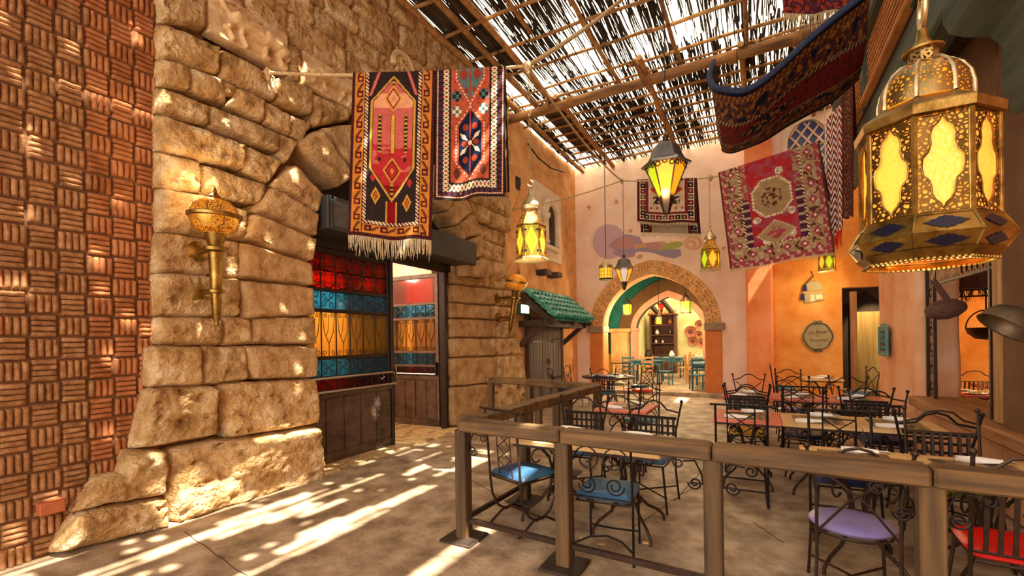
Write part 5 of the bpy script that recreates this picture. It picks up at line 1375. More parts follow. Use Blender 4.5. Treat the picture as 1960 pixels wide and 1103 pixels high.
MB().bbox((-5.2, 3.78, 2.92), (-5.06, 7.14, 3.3), .01).build('transom', M['darkframe'], tr); MB().bbox((-5.2, 5.38, 0), (-5.06, 5.44, 2.92), .01).bbox((-5.2, 6.78, 0), (-5.06, 6.85, 2.92), .01).build('door_jamb', M['darkframe'], tr)
MB().prism([(3.78, 3.3)]+[(CY-IA*cos(pi*i/20)*1.02, CZ+IB*sin(pi*i/20)*1.02) for i in range(4, 17)]+[(7.12, 3.3)], -5.2, -5.14, lambda u, v, d: (d, u, v)).build('fanlight_board', M['darkroom'], tr)
hb = thing('gate_fascia', 'long grey metal fascia box with a perforated end panel across the stone gateway', 'fascia')
MB().bbox((-5.05, 3.84, 3.05), (-4.62, 7.2, 3.47), .012).build('casing', M['box'], hb)
pm = pierced('perforated_steel', ['5a5855', '77746f'], 55, .5, .28, .6)
MB().box((-4.618, 3.92, 3.1), (-4.612, 4.75, 3.42)).build('perforated_panel', pm, hb, 0); MB().bbox((-4.62, 3.88, 3.06), (-4.606, 3.93, 3.46), .004).bbox((-4.62, 4.74, 3.06), (-4.606, 4.79, 3.46), .004).bbox((-4.62, 3.88, 3.42), (-4.606, 4.79, 3.46), .004).build('panel_frame', M['box'], hb)
# ================================================================ RAILING
rl = thing('wooden_railing', 'brown timber railing with iron scrolls that wraps the dining area in front', 'railing')
PF = [(-2.17, 3.13), (-1.25, 3.07), (-.25, 3.02), (.74, 2.96), (1.72, 2.92)]
TZ = 1.0
def post(p, s=.105, bt=True):
    MB().bbox((p[0]-s/2, p[1]-s/2, .01), (p[0]+s/2, p[1]+s/2, TZ-.09), .008).build('post', M['railpost'], rl)
    if bt: MB().bbox((p[0]-.15, p[1]-.15, 0), (p[0]+.15, p[1]+.15, .02), .006).build('base_plate', M['steel'], rl)
def rails(p, q, bottom=True, gap=.004):
    d = (V((q[0], q[1], 0))-V((p[0], p[1], 0))).normalized()
    a, b = V((p[0], p[1], TZ-.05))+d*gap, V((q[0], q[1], TZ-.05))-d*gap
    MB().beam(a, b, .15, .1, c=.012).build('top_rail', M['rail'], rl)
    if bottom: MB().beam(V((p[0], p[1], .16))+d*.05, V((q[0], q[1], .16))-d*.05, .035, .04, c=.004).build('bottom_bar', M['ironb'], rl)
def bracket(p, d):
    d = V((d[0], d[1], 0)).normalized(); f = lambda u, v: V((p[0], p[1], TZ-.1))+d*(.055+u)+Zv*v
    mb = MB(); mb.tube(spiral((.15, -.045), .038, .01, pi/2, -1.4, 18, f), .006, 5); mb.tube(spiral((.05, -.16), .042, .01, 0, -1.5, 18, f), .006, 5)
    mb.tube([f(.12, -.03), f(.05, -.02), f(.01, -.1), f(.005, -.16), f(.08, -.16)], .006, 5); mb.build('scroll_bracket', M['iron'], rl)
for i, p in enumerate(PF): post(p)
for i in range(4):
    rails(PF[i], PF[i+1]); d = (PF[i+1][0]-PF[i][0], PF[i+1][1]-PF[i][1])
    if i != 1: bracket(PF[i], d)
    if i in (1, 2): bracket(PF[i+1], (-d[0], -d[1]))
rails(PF[4], (2.6, 2.88), False)
PS = [PF[0], (-2.12, 4.15), (-2.07, 5.2), (-2.02, 6.28)]
for p in PS[1:]: post(p)
for a, b in zip(PS, PS[1:]): rails(a, b)
PB = [(-4.12, 6.82), (-3.3, 6.66), (-2.75, 6.5), (-2.02, 6.28)]
for p in PB[:3]+[(-3.12, 6.63)]: post(p, .1)
for a, b in zip(PB, PB[1:]): rails(a, b); bracket(a, (b[0]-a[0], b[1]-a[1]))
bracket((-3.3, 6.66), (-.8, .16))

# ================================================================ CHAIRS AND TABLES
def cushion(round_, w_=.43, d_=.43, z=.44, h=.06):
    mb = MB(); n = 22; g = []
    if round_:
        prof = [(.001, z), (w_*.42, z), (w_*.5, z+.012), (w_*.525, z+.028), (w_*.5, z+.046), (w_*.4, z+h*.98), (w_*.2, z+h*1.12), (.001, z+h*1.16)]
        return mb.lathe(prof, 28, cap=False)
    for top in (1, 0):
        g = []
        for j in range(n+1):
            row = []
            for i in range(n+1):
                s, t = 2*i/n-1, 2*j/n-1
                x, y = s*(1-.045*t**6), t*(1-.045*s**6); e = max(abs(s), abs(t)); q = (1-e**7)
                zz = z+.02+((h-.02)*q**.5+.018*(1-s*s)*(1-t*t) if top else -.02*q**.5)
                row.append((x*w_/2, y*d_/2, zz))
            g.append(row if top else row[::-1])
        mb.grid(g)
    return mb
def make_chair(style, label='', loc=(0, 0, -50)):
    t = thing('iron_chair', label, 'chair', loc); rd = style in ('cross', 'arc'); W, Dp = .46, .44; r = .0095; m = M['iron'] if style in ('grid', 'lattice', 'arc', 'scroll') else M['ironb']
    cushion(rd).build('seat', M['seat_blue'], t, 60)
    mb = MB()
    if rd: mb.tube(arc((0, 0), .215, 0, 2*pi, 20, lambda u, v: (u, v, .432)), .008, 5)
    else: mb.tube([(-.2, -.2, .43), (.2, -.2, .43), (.2, .2, .43), (-.2, .2, .43)], .008, 5, True)
    mb.build('seat_frame', m, t)
    H = 1.0; yb = -.21
    ht = {'lattice': .98, 'scroll': .94, 'grid': .98, 'slat': 1.02, 'cross': .98, 'arc': .96}[style]
    def backp(x, s): return (x, yb-.07*s, .43+(ht-.43)*s)
    xs = .225 if style != 'cross' else .2
    for sx in (-1, 1):
        if style in ('lattice',):      # square sled legs
            MB().tube([(sx*xs, yb, .02), (sx*xs, yb, .43), backp(sx*xs, 1)], r*1.25, 6).build('leg', m, t)
            MB().tube([(sx*xs, .19, .02), (sx*.2, .19, .43)], r*1.1, 6).build('leg', m, t)
            MB().box((sx*xs-.012, yb-.05, 0), (sx*xs+.012, .27, .022)).build('sled_foot', m, t)
        elif style == 'curl':
            pass
        elif style == 'scroll':
            MB().tube([(sx*xs, yb, 0), (sx*xs, yb, .43), backp(sx*xs, 1)], r, 6).build('leg', m, t)
            MB().tube([(sx*.2, .2, 0), (sx*.195, .19, .43)], r, 6).build('leg', m, t)
        else:
            MB().tube([(sx*(xs+.02), yb-.05, 0), (sx*xs, yb, .3), (sx*xs, yb-.005, .43), backp(sx*xs, .5), backp(sx*(xs+(.05 if style in ('cross', 'grid') else .0)), 1)], r*1.1, 6).build('leg', m, t)
            MB().tube([(sx*(xs+.01), .23, 0), (sx*.19, .19, .43)], r*1.1, 6).build('leg', m, t)
    st = MB()
    if style == 'lattice': st.tube([(-xs, yb, .14), (xs, yb, .14)], r, 5).tube([(-xs, .19, .14), (xs, .19, .14)], r, 5)
    elif style == 'scroll': st.tube([(-.22, yb, .1), (-.12, -.12, .13), (0, -.08, .14), (.12, -.12, .13), (.22, yb, .1)], r*.9, 5).tube([(-.2, .19, .1), (0, .1, .13), (.2, .19, .1)], r*.9, 5)
    else: st.tube([(-xs, yb-.02, .14), (xs, .2, .14)], r*.85, 5).tube([(xs, yb-.02, .14), (-xs, .2, .14)], r*.85, 5)
    st.build('stretcher', m, t)
    tb, bp = MB(), MB(); f = lambda u, s: backp(u, s)
    if style == 'lattice':
        tb.tube([backp(-xs-.05, 1), backp(xs+.05, 1)], r*1.25, 6)
        for x in (-.12, .12): bp.tube([f(x, .06), f(x, 1)], .006, 4)
        for s0 in (.12, .34, .56):
            bp.tube([f(-.12, s0), f(.12, s0+.3)], .005, 4).tube([f(.12, s0), f(-.12, s0+.3)], .005, 4)
        bp.tube([f(-xs, .06), f(xs, .06)], .006, 4).tube([f(-.12, .12), f(.12, .12)], .005, 4).tube([f(-.12, .86), f(.12, .86)], .005, 4)
    elif style == 'grid':
        tb.tube([f(-xs-.02, .82), f(-.13, .86), f(-.07, .98), f(0, 1.02), f(.07, .98), f(.13, .86), f(xs+.02, .82)], r, 6)
        for k in range(8): x = -xs+.03+k*(2*xs-.06)/7; bp.box((x-.012, yb-.06, .5), (x+.012, yb-.055, .82))
        for k in range(5): zz = .51+k*.075; bp.box((-xs, yb-.066, zz-.011), (xs, yb-.06, zz+.011))
        bp.tube([f(-xs, .72), f(xs, .72)], .007, 4)
    elif style == 'slat':
        tb.tube([f(-xs, .84), f(-.14, .88), f(-.08, .98), f(0, 1.0), f(.08, .98), f(.14, .88), f(xs, .84)], r, 6)
        bp.tube([f(-xs, .7), f(xs, .7)], .009, 5).tube([f(-xs, .1), f(xs, .1)], .008, 5)
        for k in range(7):
            x = -.165+k*.055; a, b = f(x, .1), f(x, .7); bp.beam(a, b, .022, .006, up=V((0, 1, 0)), c=.001)
    elif style in ('cross', 'arc'):
        tb.tube([f(-xs-.03, .84), f(-.13, .9), f(-.06, 1.0), f(0, 1.03), f(.06, 1.0), f(.13, .9), f(xs+.03, .84)], r, 6)
        bp.tube([f(-xs, .05), f(-.05, .42), f(xs, .8)], r*.8, 5).tube([f(xs, .05), f(.05, .42), f(-xs, .8)], r*.8, 5)
        if style == 'arc': bp.tube([f(-xs, .1), f(-.12, .5), f(0, .62), f(.12, .5), f(xs, .1)], r*.8, 5)
    elif style == 'scroll':
        tb.tube([f(-xs, 1), f(xs, 1)], r, 6)
        for sx in (-1, 1):
            bp.tube(spiral((sx*.1, .43+.33), .1, .02, pi if sx < 0 else 0, 1.8*sx, 30, lambda u, v: (u, yb-.035, v)), .006, 5)
            bp.tube(spiral((sx*.1, .43+.14), .07, .02, pi if sx < 0 else 0, -1.6*sx, 24, lambda u, v: (u, yb-.02, v)), .006, 5)
        bp.tube([f(-xs, .08), f(xs, .08)], .006, 5)
    tb.build('top_bar', m, t); bp.build('back_panel', m, t, 30)
    if style in ('grid', 'slat', 'cross', 'arc'):
        for sx in (-1, 1): MB().ball(backp(sx*(xs+(.05 if style in ('cross', 'grid') else 0)), 1.02), .019, 10).build('finial', m, t)
    return t
def make_curule(label):
    """square lattice chair on curved crossing legs"""
    t = thing('iron_chair', label, 'chair'); m = M['ironb']; r = .011
    cushion(False).build('seat', M['seat_blue'], t, 60)
    MB().tube([(-.2, -.2, .43), (.2, -.2, .43), (.2, .2, .43), (-.2, .2, .43)], .008, 5, True).build('seat_frame', m, t)
    for sx in (-1, 1):
        MB().tube([(sx*.2, -.27, 1.04), (sx*.2, -.235, .64), (sx*.2, -.22, .42)]+[(sx*.2, -.22+.27*sin(a)*1.0-.0, .42-.34*sin(a)) if 0 else (sx*.2, -.22+.42*(1-cos(a))/2, .42-.33*sin(a)) for a in (pi*.15, pi*.3, pi*.45)]+[(sx*.2, .06, .11), (sx*.2, .25, .0)], r, 7).build('leg', m, t)
        MB().tube([(sx*.2, .22, .42)]+[(sx*.2, .22-.42*(1-cos(a))/2, .42-.33*sin(a)) for a in (pi*.15, pi*.3, pi*.45)]+[(sx*.2, -.06, .11), (sx*.2, -.25, .0)], r, 7).build('leg', m, t)
    MB().tube([(-.2, 0, .115), (.2, 0, .115)], r, 6).build('stretcher', m, t)
    MB().tube([(-.26, -.272, 1.045), (.3, -.272, 1.045)], .013, 6).build('top_bar', m, t)
    mb = MB()
    for x in (-.07, .1): mb.tube([(x, -.22, .46), (x, -.27, 1.04)], .007, 4)
    for k in range(4):
        z = .5+k*.11; mb.tube([(-.07, -.235, z), (.1, -.24, z+.12)], .005, 4).tube([(.1, -.235, z), (-.07, -.24, z+.12)], .005, 4)
    mb.tube([(-.2, -.225, .46), (.2, -.225, .46)], .006, 4); mb.build('back_panel', m, t, 30)
    return t
PROTO = {}
def chair(style, col, x, y, rz, label, grp='wrought iron dining chairs'):
    if style not in PROTO:
        o = PROTO[style] = make_chair(style, label); o.location = (x, y, 0); o.rotation_euler = (0, 0, rz); o['group'] = grp
    else: o = dup(PROTO[style], (x, y, 0), rz, label, grp)
    for c in o.children:
        if c.name.startswith('seat') and not c.name.startswith('seat_frame'): setmat(c, M['seat_'+col])
    return o
TT = {}
def table(top, x, y, label, z=0, w_=.66, d_=.74):
    t = thing('dining_table', label, 'table', (x, y, z), 0, 'dining tables'); key = top
    if key not in TT:
        pl = []; m = M['tpink'] if top == 'pink' else M['tnat']
        for (a, b) in (((-w_/2, -d_/2, .715), (w_/2, -d_/2+.1, .75)), ((-w_/2, d_/2-.1, .715), (w_/2, d_/2, .75)), ((-w_/2, -d_/2+.102, .715), (-w_/2+.11, d_/2-.102, .75)), ((w_/2-.11, -d_/2+.102, .715), (w_/2, d_/2-.102, .75))):
            pl.append(('top_board', MB().bbox(a, b, .004).mesh('top_board', m)))
        nn = 10; ww = (w_-.22)/nn
        for i in range(nn): pl.append(('inlay_strip', MB().bbox((-w_/2+.11+i*ww+.001, -d_/2+.102, .712), (-w_/2+.11+(i+1)*ww-.001, d_/2-.102, .7485), .002).mesh('inlay_strip', M['inlay'])))
        pl.append(('apron', MB().box((-w_/2+.03, -d_/2+.03, .69), (w_/2-.03, d_/2-.03, .712)).mesh('apron', M['ironb'])))
        for sx in (-1, 1):
            for sy in (-1, 1):
                q = lambda u, v: (sx*u*.62, sy*u*.75, v)
                mb = MB(); mb.tube([q(.33, .69), q(.2, .66), q(.1, .56), q(.06, .42), q(.09, .28), q(.2, .17), q(.32, .11), q(.38, .05), q(.385, .0)], .013, 7)
                mb.tube(spiral((.22, .56), .1, .03, pi, -.9, 12, q), .008, 5); pl.append(('leg', mb.mesh('leg', M['ironb'])))
        mb = MB(); mb.tube(arc((0, 0), .075, 0, 2*pi, 16, lambda u, v: (u, v, .36)), .01, 6); mb.tube(arc((0, 0), .1, 0, 2*pi, 16, lambda u, v: (u, v, .24)), .009, 6); pl.append(('ring', mb.mesh('ring', M['ironb'])))
        TT[key] = pl
    for nm, me in TT[key]: inst(nm, me, t)
    return t
# napkin rolls with cutlery
mb = MB(); g = []
for j in range(9):
    row = []
    for i in range(13):
        a = 2*pi*i/12; k = j/8; rr = .024*(1+.25*sin(k*5))*(1+.18*sin(a*3+k*4)); row.append((-.115+.23*k, rr*1.35*cos(a), .021+rr*.8*sin(a)))
    g.append(row)
NAP = mb.grid(g).mesh('roll', M['white'], 60)
mb = MB(); mb.tube([(.08, .012, .022), (.14, .016, .026), (.175, .02, .02)], [.004, .005, .009], 5).tube([(.08, -.01, .022), (.15, -.012, .03), (.18, -.012, .024)], [.004, .004, .007], 5); CUT = mb.mesh('cutlery', M['cutlery'], 60)
def napkin(x, y, z, rz, label):
    t = thing('napkin_roll', label, 'napkin', (x, y, z), rz, 'rolled napkins on the dining tables'); inst('roll', NAP, t); inst('cutlery', CUT, t)

TAB = [('nat', -1.66, 3.95, 'left pale wood table just behind the front railing'), ('nat', -1.0, 3.95, 'right pale wood table just behind the front railing'), ('pink', -1.52, 5.95, 'lone pink table behind the two pale tables'),
       ('pink', -.12, 5.8, 'pink end table of the middle row with yellow chairs'), ('nat', .545, 5.8, 'pale wood table in the centre of the middle row'), ('nat', 1.21, 5.8, 'pale wood table at the wall end of the middle row'),
       ('pink', -.16, 7.9, 'pink table at the arch end of the back row'), ('pink', .505, 7.9, 'pink table in the centre of the back row'), ('pink', 1.17, 7.9, 'pink table at the pier end of the back row'),
       ('nat', .62, 4.05, 'pale wood table behind the round lavender seat'), ('nat', 1.285, 4.05, 'pale wood table behind the red seat'), ('nat', 1.18, 11.5, 'pale wood table in front of the dark doorway')]
for k, (tp, x, y, lab) in enumerate(TAB):
    table(tp, x, y, lab); sh = ('left front pale table', 'right front pale table', 'lone pink table', 'pink table with yellow chairs', 'centre pale table', 'pale table by the wall', 'back pink table nearest the arch', 'middle back pink table', 'back pink table by the pier', 'table behind the round lavender seat', 'table behind the red seat', 'table before the doorway')[k]
    napkin(x-.1, y-.24, .75, R.uniform(-.25, .15), 'white napkin roll on the near side of the '+sh)
    napkin(x+.05, y+.24, .75, R.uniform(-.25, .15), 'white napkin roll on the far side of the '+sh)
P2 = pi
o = make_curule('blue seated lattice back chair tucked behind the corner post of the railing'); o.location = (-1.86, 3.62, 0); o.rotation_euler = (0, 0, radians(-20)); o['group'] = 'wrought iron dining chairs'
chair('scroll', 'blue', -1.04, 3.47, .06, 'blue square seat with a scroll back beside the second railing post')
chair('grid', 'blue', -1.72, 4.62, P2+.05, 'grid back chair on the far side of the left pale table behind the railing')
chair('grid', 'blue', -.98, 4.62, P2-.05, 'grid back chair on the far side of the right pale table behind the railing')
chair('cross', 'lavender', -1.42, 5.42, .05, 'cross back chair with a lavender seat before the lone pink table'); chair('arc', 'teal', -1.5, 6.6, P2, 'arched chair with a teal seat behind the lone pink table')
chair('lattice', 'yellow', -.16, 5.2, .02, 'tall lattice back chair with a yellow seat before the pink end table')
chair('grid', 'navy', 1.3, 5.28, .0, 'grid back chair with a navy seat at the wall end of the middle row')
chair('grid', 'yellow', -.14, 6.42, P2, 'grid back chair with a yellow seat on the far side of the pink end table'); chair('arc', 'navy', .5, 6.42, P2, 'arched back chair with a navy seat at the far side of the middle row centre'); chair('grid', 'navy', 1.22, 6.42, P2, 'grid back chair with a navy seat near the pier behind the middle row')
chair('grid', 'teal', -.14, 7.28, 0, 'grid back chair with a teal seat before the arch end pink table'); chair('lattice', 'lavender', .5, 7.28, 0, 'lattice back chair with a lavender seat before the centre pink table'); chair('grid', 'teal', 1.16, 7.28, 0, 'grid back chair with a teal seat before the pier end pink table')
chair('cross', 'teal', -.12, 8.55, P2+.1, 'cross back chair behind the arch end pink table by the salmon pilaster'); chair('arc', 'lavender', .5, 8.55, P2, 'arched chair with a lavender seat behind the centre pink table'); chair('cross', 'navy', 1.2, 8.55, P2-.15, 'cross back chair behind the pier end pink table')
chair('lattice', 'navy', .62, 4.62, P2, 'lattice back chair with a navy seat facing the round lavender seat'); chair('slat', 'olive', 1.3, 4.64, P2, 'slat back chair with an olive seat facing the red seat')
chair('cross', 'lavender', .5, 3.52, .0, 'cross back chair with a round lavender seat just behind the front railing'); chair('slat', 'red', 1.22, 3.5, -.05, 'slat back chair with a red seat at the right end of the front railing')
chair('cross', 'blue', 1.75, 11.3, pi/2+.3, 'cross back chair with a blue seat by the dark doorway'); chair('arc', 'lavender', .6, 10.9, -.3, 'arched chair with a lavender seat left of the doorway table'); chair('lattice', 'teal', .52, 12.0, -pi/2, 'lattice chair with a teal seat against the orange wall')
# round table by the plank door
rt = thing('round_table', 'dark round table laid with plates near the plank door', 'table', (-3.15, 10.6, 0))
MB().lathe([(.01, .71), (.6, .71), (.62, .725), (.62, .74), (.6, .75), (.01, .75)], 32).build('tabletop', M['tdark'], rt)
for k in range(4):
    a = k*pi/2+.4; q = lambda u, v: (u*cos(a), u*sin(a), v); MB().tube([q(.35, .7), q(.12, .6), q(.08, .38), q(.2, .15), q(.36, .05), q(.38, 0)], .014, 6).build('leg', M['iron'], rt)
for k in range(5):
    a = k*2*pi/5+.2; x, y = -3.15+.42*cos(a), 10.6+.42*sin(a); napkin(x, y, .75, a+pi/2, ('white napkin roll on the round table, the one '+('nearest the lone pink table', 'toward the brick arch', 'toward the far corner', 'toward the plank door', 'nearest the stone wall')[k]))
for sty, col, dx, dy, rz, lab in (('grid', 'blue', .2, -.85, .1, 'grid back chair with a blue seat before the round table'), ('arc', 'red', .85, -.25, .9, 'round red seat chair at the right of the round table'), ('cross', 'navy', .6, .65, P2-.6, 'cross back chair with a navy seat behind the round table'), ('arc', 'navy', -.85, .2, -pi/2, 'arched chair on the plank door side of the round table'), ('lattice', 'olive', -.05, 1.05, P2, 'lattice back chair behind the round table by the left pilaster'), ('scroll', 'navy', -.95, -.6, -.9, 'scroll back chair between the round table and the stone wall')):
    chair(sty, col, -3.15+dx, 10.6+dy, rz, lab)
# right room furniture behind the opening
table('pink', 3.0, 9.3, 'table spread with dishes in the room behind the right opening'); table('pink', 3.7, 10.9, 'pink table by the orange wall of the right-hand room')
chair('slat', 'navy', 3.15, 10.55, 0, 'small scroll topped chair in the right-hand room before the pink table'); chair('arc', 'navy', 3.7, 10.1, .2, 'arched chair in the right-hand room beside the dishes')
def dish(x, y, z, r, label, food=True, grp='dishes on the tables'):
    t = thing('plate', label, 'plate', (x, y, z), 0, grp)
    MB().lathe([(.001, 0), (r*.6, 0), (r, .022), (r*.97, .026), (r*.6, .007), (.001, .007)], 20, cap=False).build('dish', M['china'], t)
    if food:
        mb = MB()
        for k in range(9): a = R.random()*6.28; q = r*.5*R.random(); mb.ball((q*cos(a), q*sin(a), .018), R.uniform(.015, .03), 6)
        mb.build('food', M['greens'], t, kind='stuff')
for k, (dx, dy, r, w_) in enumerate(((-.2, -.22, .13, 'front left'), (.12, -.24, .12, 'front middle'), (.24, .02, .1, 'right side'), (-.05, .05, .14, 'centre'), (-.22, .25, .1, 'back left'), (.15, .26, .11, 'back right'))):
    dish(3.0+dx, 9.3+dy, .75, r, 'white plate of food at the %s of the dish table behind the right opening' % w_)
t = thing('wire_basket', 'small wire basket standing on the dish table behind the right opening', 'basket', (3.05, 9.55, .75)); mb = MB()
for k in range(4): mb.tube(arc((0, 0), .07+.008*k, 0, 2*pi, 14, lambda u, v: (u, v, .02+.035*k)), .004, 4)
for k in range(10): a = k*.628; mb.tube([(.07*cos(a), .07*sin(a), .0), (.094*cos(a), .094*sin(a), .125)], .003, 4)
mb.build('wire', M['woodfr'], t)
# far rooms: blue tables, rustic chairs, cupboard, plates
def rustic(m, x, y, z, rz, label):
    t = thing('rustic_chair', label, 'chair', (x, y, z), rz, 'wooden chairs beyond the arch')
    MB().bbox((-.2, -.2, .42), (.2, .2, .46), .01).build('seat', M[m], t)
    for sx in (-1, 1):
        MB().tube([(sx*.18, -.18, 0), (sx*.18, -.19, .45), (sx*.18, -.23, .95)], .02, 7).build('leg', M[m], t); MB().tube([(sx*.18, .18, 0), (sx*.18, .18, .44)], .02, 7).build('leg', M[m], t)
        MB().tube([(sx*.18, -.18, .2), (sx*.18, .18, .2)], .012, 5).build('stretcher', M[m], t)
    for z_ in (.6, .74, .88): MB().bbox((-.18, -.22-.03*(z_-.6), z_-.03), (.18, -.205-.03*(z_-.6), z_+.03), .005).build('back_slat', M[m], t)
def bluetable(x, y, z, w_, d_, label):
    t = thing('blue_table', label, 'table', (x, y, z), 0, 'blue painted tables beyond the arch')
    MB().bbox((-w_/2, -d_/2, .72), (w_/2, d_/2, .76), .008).build('tabletop', M['bluepaint'], t); MB().box((-w_/2+.05, -d_/2+.05, .6), (w_/2-.05, d_/2-.05, .72)).build('apron', M['bluepaint'], t)
    for sx in (-1, 1):
        for sy in (-1, 1):
            prof = [(.03, 0), (.035, .05)]+[(.034 if k % 2 else .024, .06+k*.035) for k in range(14)]+[(.035, .56), (.035, .62)]; MB().lathe(prof, 8, (sx*(w_/2-.06), sy*(d_/2-.06), 0)).build('turned_leg', M['bluepaint'], t)
fz = .1
def fp(px, Y): p = ony(px, 660, Y); return p.x
BX = ony(1320, 700, 14.5).x+.46
bluetable(BX, 15.1, fz, .9, 1.2, 'blue table with turned legs just inside the right of the brick arch'); bluetable(fp(1240, 16.3), 16.3, fz, 1.0, .8, 'blue table near the pink arch jamb'); bluetable(fp(1277, 18.6), 18.6, fz, 1.2, .9, 'blue table laid with dishes in front of the cupboard'); bluetable(fp(1345, 18.6), 18.4, fz, .9, .8, 'blue table with glasses below the wall plates')
for px, Y, rz, m, lab in ((1238, 15.5, .2, 'woodchair', 'dark honey wood chair before the blue table at the pink jamb'), (1272, 15.4, 1.4, 'bluepaint', 'teal wooden chair at the right of the pink jamb table'), (1309, 19.2, 1.6, 'oak', 'pale wood chair right of the cupboard table'), (1312, 17.5, 1.2, 'oak', 'pale wood chair in the middle of the lime room'), (1325, 16.4, -1.3, 'woodchair', 'orange wood chair beside the glasses table'), (1205, 15.2, .0, 'bluepaint', 'olive wooden chair by the teal wall'), (1334, 14.15, .3, 'bluepaint', 'grey green stool chair inside the right of the brick arch')):
    rustic(m, fp(px, Y), Y, fz, rz, lab)
for k, (px, py, r) in enumerate(((1322, 635, .25), (1339, 621, .19), (1338, 640, .15), (1326, 653, .2), (1344, 656, .2))):
    p = ony(px, py, 20.98); t = thing('wall_plate', ('largest terracotta plate on the lime wall', 'topmost terracotta plate on the lime wall', 'smallest terracotta plate on the lime wall', 'lowest left terracotta plate on the lime wall', 'terracotta plate nearest the brick arch jamb')[k], 'plate', p, 0, 'terracotta plates on the lime wall')
    mx = Matrix.Rotation(pi/2, 4, 'X'); MB().lathe([(.001, .0), (r*.7, .01), (r, .06), (r*.96, .075), (r*.66, .03), (.001, .03)], 24, mtx=mx, cap=False).build('rim', M['terra'], t); MB().lathe([(.001, .031), (r*.45, .033), (r*.4, .036), (.001, .036)], 20, mtx=mx, cap=False).build('centre', M['cupboard'], t)
cx = fp(1270, 20.6); cb = thing('cupboard', 'tall brown open cupboard with shelves against the lime wall', 'cupboard', (cx, 20.6, fz))
for sx in (-1, 1): MB().bbox((sx*.5-.04, -.25, 0), (sx*.5+.04, .3, 2.5), .01).build('side_panel', M['cupboard'], cb)
MB().box((-.5, .27, 0), (.5, .3, 2.5)).build('back_panel', M['cupboard'], cb)
for z_ in (.75, 1.25, 1.62, 2.05): MB().bbox((-.48, -.22, z_), (.48, .28, z_+.05), .006).build('shelf', M['cupboard'], cb)
MB().bbox((-.6, -.35, 2.5), (.6, .3, 2.56), .01).build('cornice', M['cupboard'], cb); mb = MB()
for k in range(9): mb.lathe([(.055, 0), (.045, .34)], 8, mtx=Matrix.Translation((-.53+k*.132, -.4, 2.55)) @ Matrix.Rotation(radians(-62), 4, 'X'))
mb.build('cornice_tile', M['terra'], cb)
MB().bbox((-.44, -.24, .05), (-.01, -.22, .72), .006).build('door', M['cupboard'], cb); MB().bbox((.01, -.24, .05), (.44, -.22, .72), .006).build('door', M['cupboard'], cb)
def pot(x, y, z, s, m, label):
    t = tag(MB().lathe([(.04*s, 0), (.085*s, .05*s), (.09*s, .1*s), (.05*s, .17*s), (.04*s, .2*s), (.055*s, .22*s), (.04*s, .215*s), (.001, .2*s)], 16, (x, y, z), cap=False).build('pot', M[m]), label, 'pot', 'crockery in the far room')
for k, (dx, z_, s, m, lab) in enumerate(((-.25, 1.67, 1.0, 'china', 'pale jug on the upper cupboard shelf'), (.3, 1.67, .9, 'copper', 'copper jug at the right of the upper cupboard shelf'), (-.3, 1.3, .7, 'china', 'small white jar on the left of the middle cupboard shelf'), (-.02, 1.3, .6, 'china', 'small white cup in the centre of the middle cupboard shelf'), (.3, 2.1, 1.1, 'terra', 'terracotta pot on the top cupboard shelf'), (-.3, 2.1, 1.1, 'terra', 'round terracotta pot on the left of the top cupboard shelf'))):
    pot(cx+dx, 20.55, fz+z_, s, m, lab)
bx = fp(1277, 18.6)
for k, (dx, dy, w_) in enumerate(((-.4, -.2, 'left'), (.0, -.25, 'middle'), (.4, -.1, 'right'))): dish(bx+dx, 18.6+dy, fz+.76, .14, 'white plate at the %s of the table before the cupboard' % w_, False)
pot(bx+.15, 18.7, fz+.76, 1.2, 'china', 'white heaped tureen on the table before the cupboard'); pot(fp(1240, 16.3), 16.4, fz+.76, 1.6, 'iron', 'black jug on the table by the pink jamb')
dish(BX, 14.9, fz+.76, .18, 'plate of pink cold cuts on the blue table inside the arch')
for k in range(3): pot(fp(1345, 18.6)-.2+.2*k, 18.35, fz+.76, .7, 'china', ('left', 'middle', 'right')[k]+' pale glass jar on the table below the wall plates')
# ================================================================ SIGNS AND SMALL FITTINGS
def text(s, size, m, parent, loc, rot, name='lettering', ext=.001, shear=0):
    c = bpy.data.curves.new(name, 'FONT'); c.body = s; c.size = size; c.align_x = 'CENTER'; c.align_y = 'CENTER'; c.extrude = ext; c.shear = shear
    o = bpy.data.objects.new(name, c); C.objects.link(o); bpy.context.view_layer.update()
    me = bpy.data.meshes.new_from_object(o.evaluated_get(bpy.context.evaluated_depsgraph_get())); bpy.data.objects.remove(o); bpy.data.curves.remove(c)
    me.materials.clear(); me.materials.append(M[m]); o = bpy.data.objects.new(name, me); C.objects.link(o); o['kind'] = 'stuff'
    o.location = loc; o.rotation_euler = rot; o.parent = parent; return o
c = ony(1565, 644, 13.0); t = thing('shield_sign', 'cream scalloped sign with dark script on the orange wall', 'sign', (c.x, 12.98, c.z))
SC = []
for k in range(48):
    a = 2*pi*k/48; SC.append(((.27+.022*abs(cos(3*a)))*cos(a), (.30+.022*abs(cos(3*a)))*sin(a)))
fixnorm(MB().prism(SC, -.03, 0, lambda u, v, d: (u, d, v)).build('board', M['sign'], t))
MB().tube([(u, -.035, v) for u, v in SC], .018, 6, True).build('rim', M['greenwood'], t)
for z_, k in ((.33, 1), (-.33, -1)):
    mb = MB()
    for sx in (-1, 1): mb.tube(spiral((sx*.04, z_), .045, .012, 0 if sx > 0 else pi, sx*k*1.1, 14, lambda u, v: (u, -.03, v)), .012, 5)
    mb.build('crest_scroll', M['greenwood'], t)
for s, z_, sz in (('Le Bazar', .10, .105), ('des', .01, .06), ('Surprises', -.09, .10)): text(s, sz, 'ink', t, (0, -.032, z_), (pi/2, 0, 0), shear=.35)
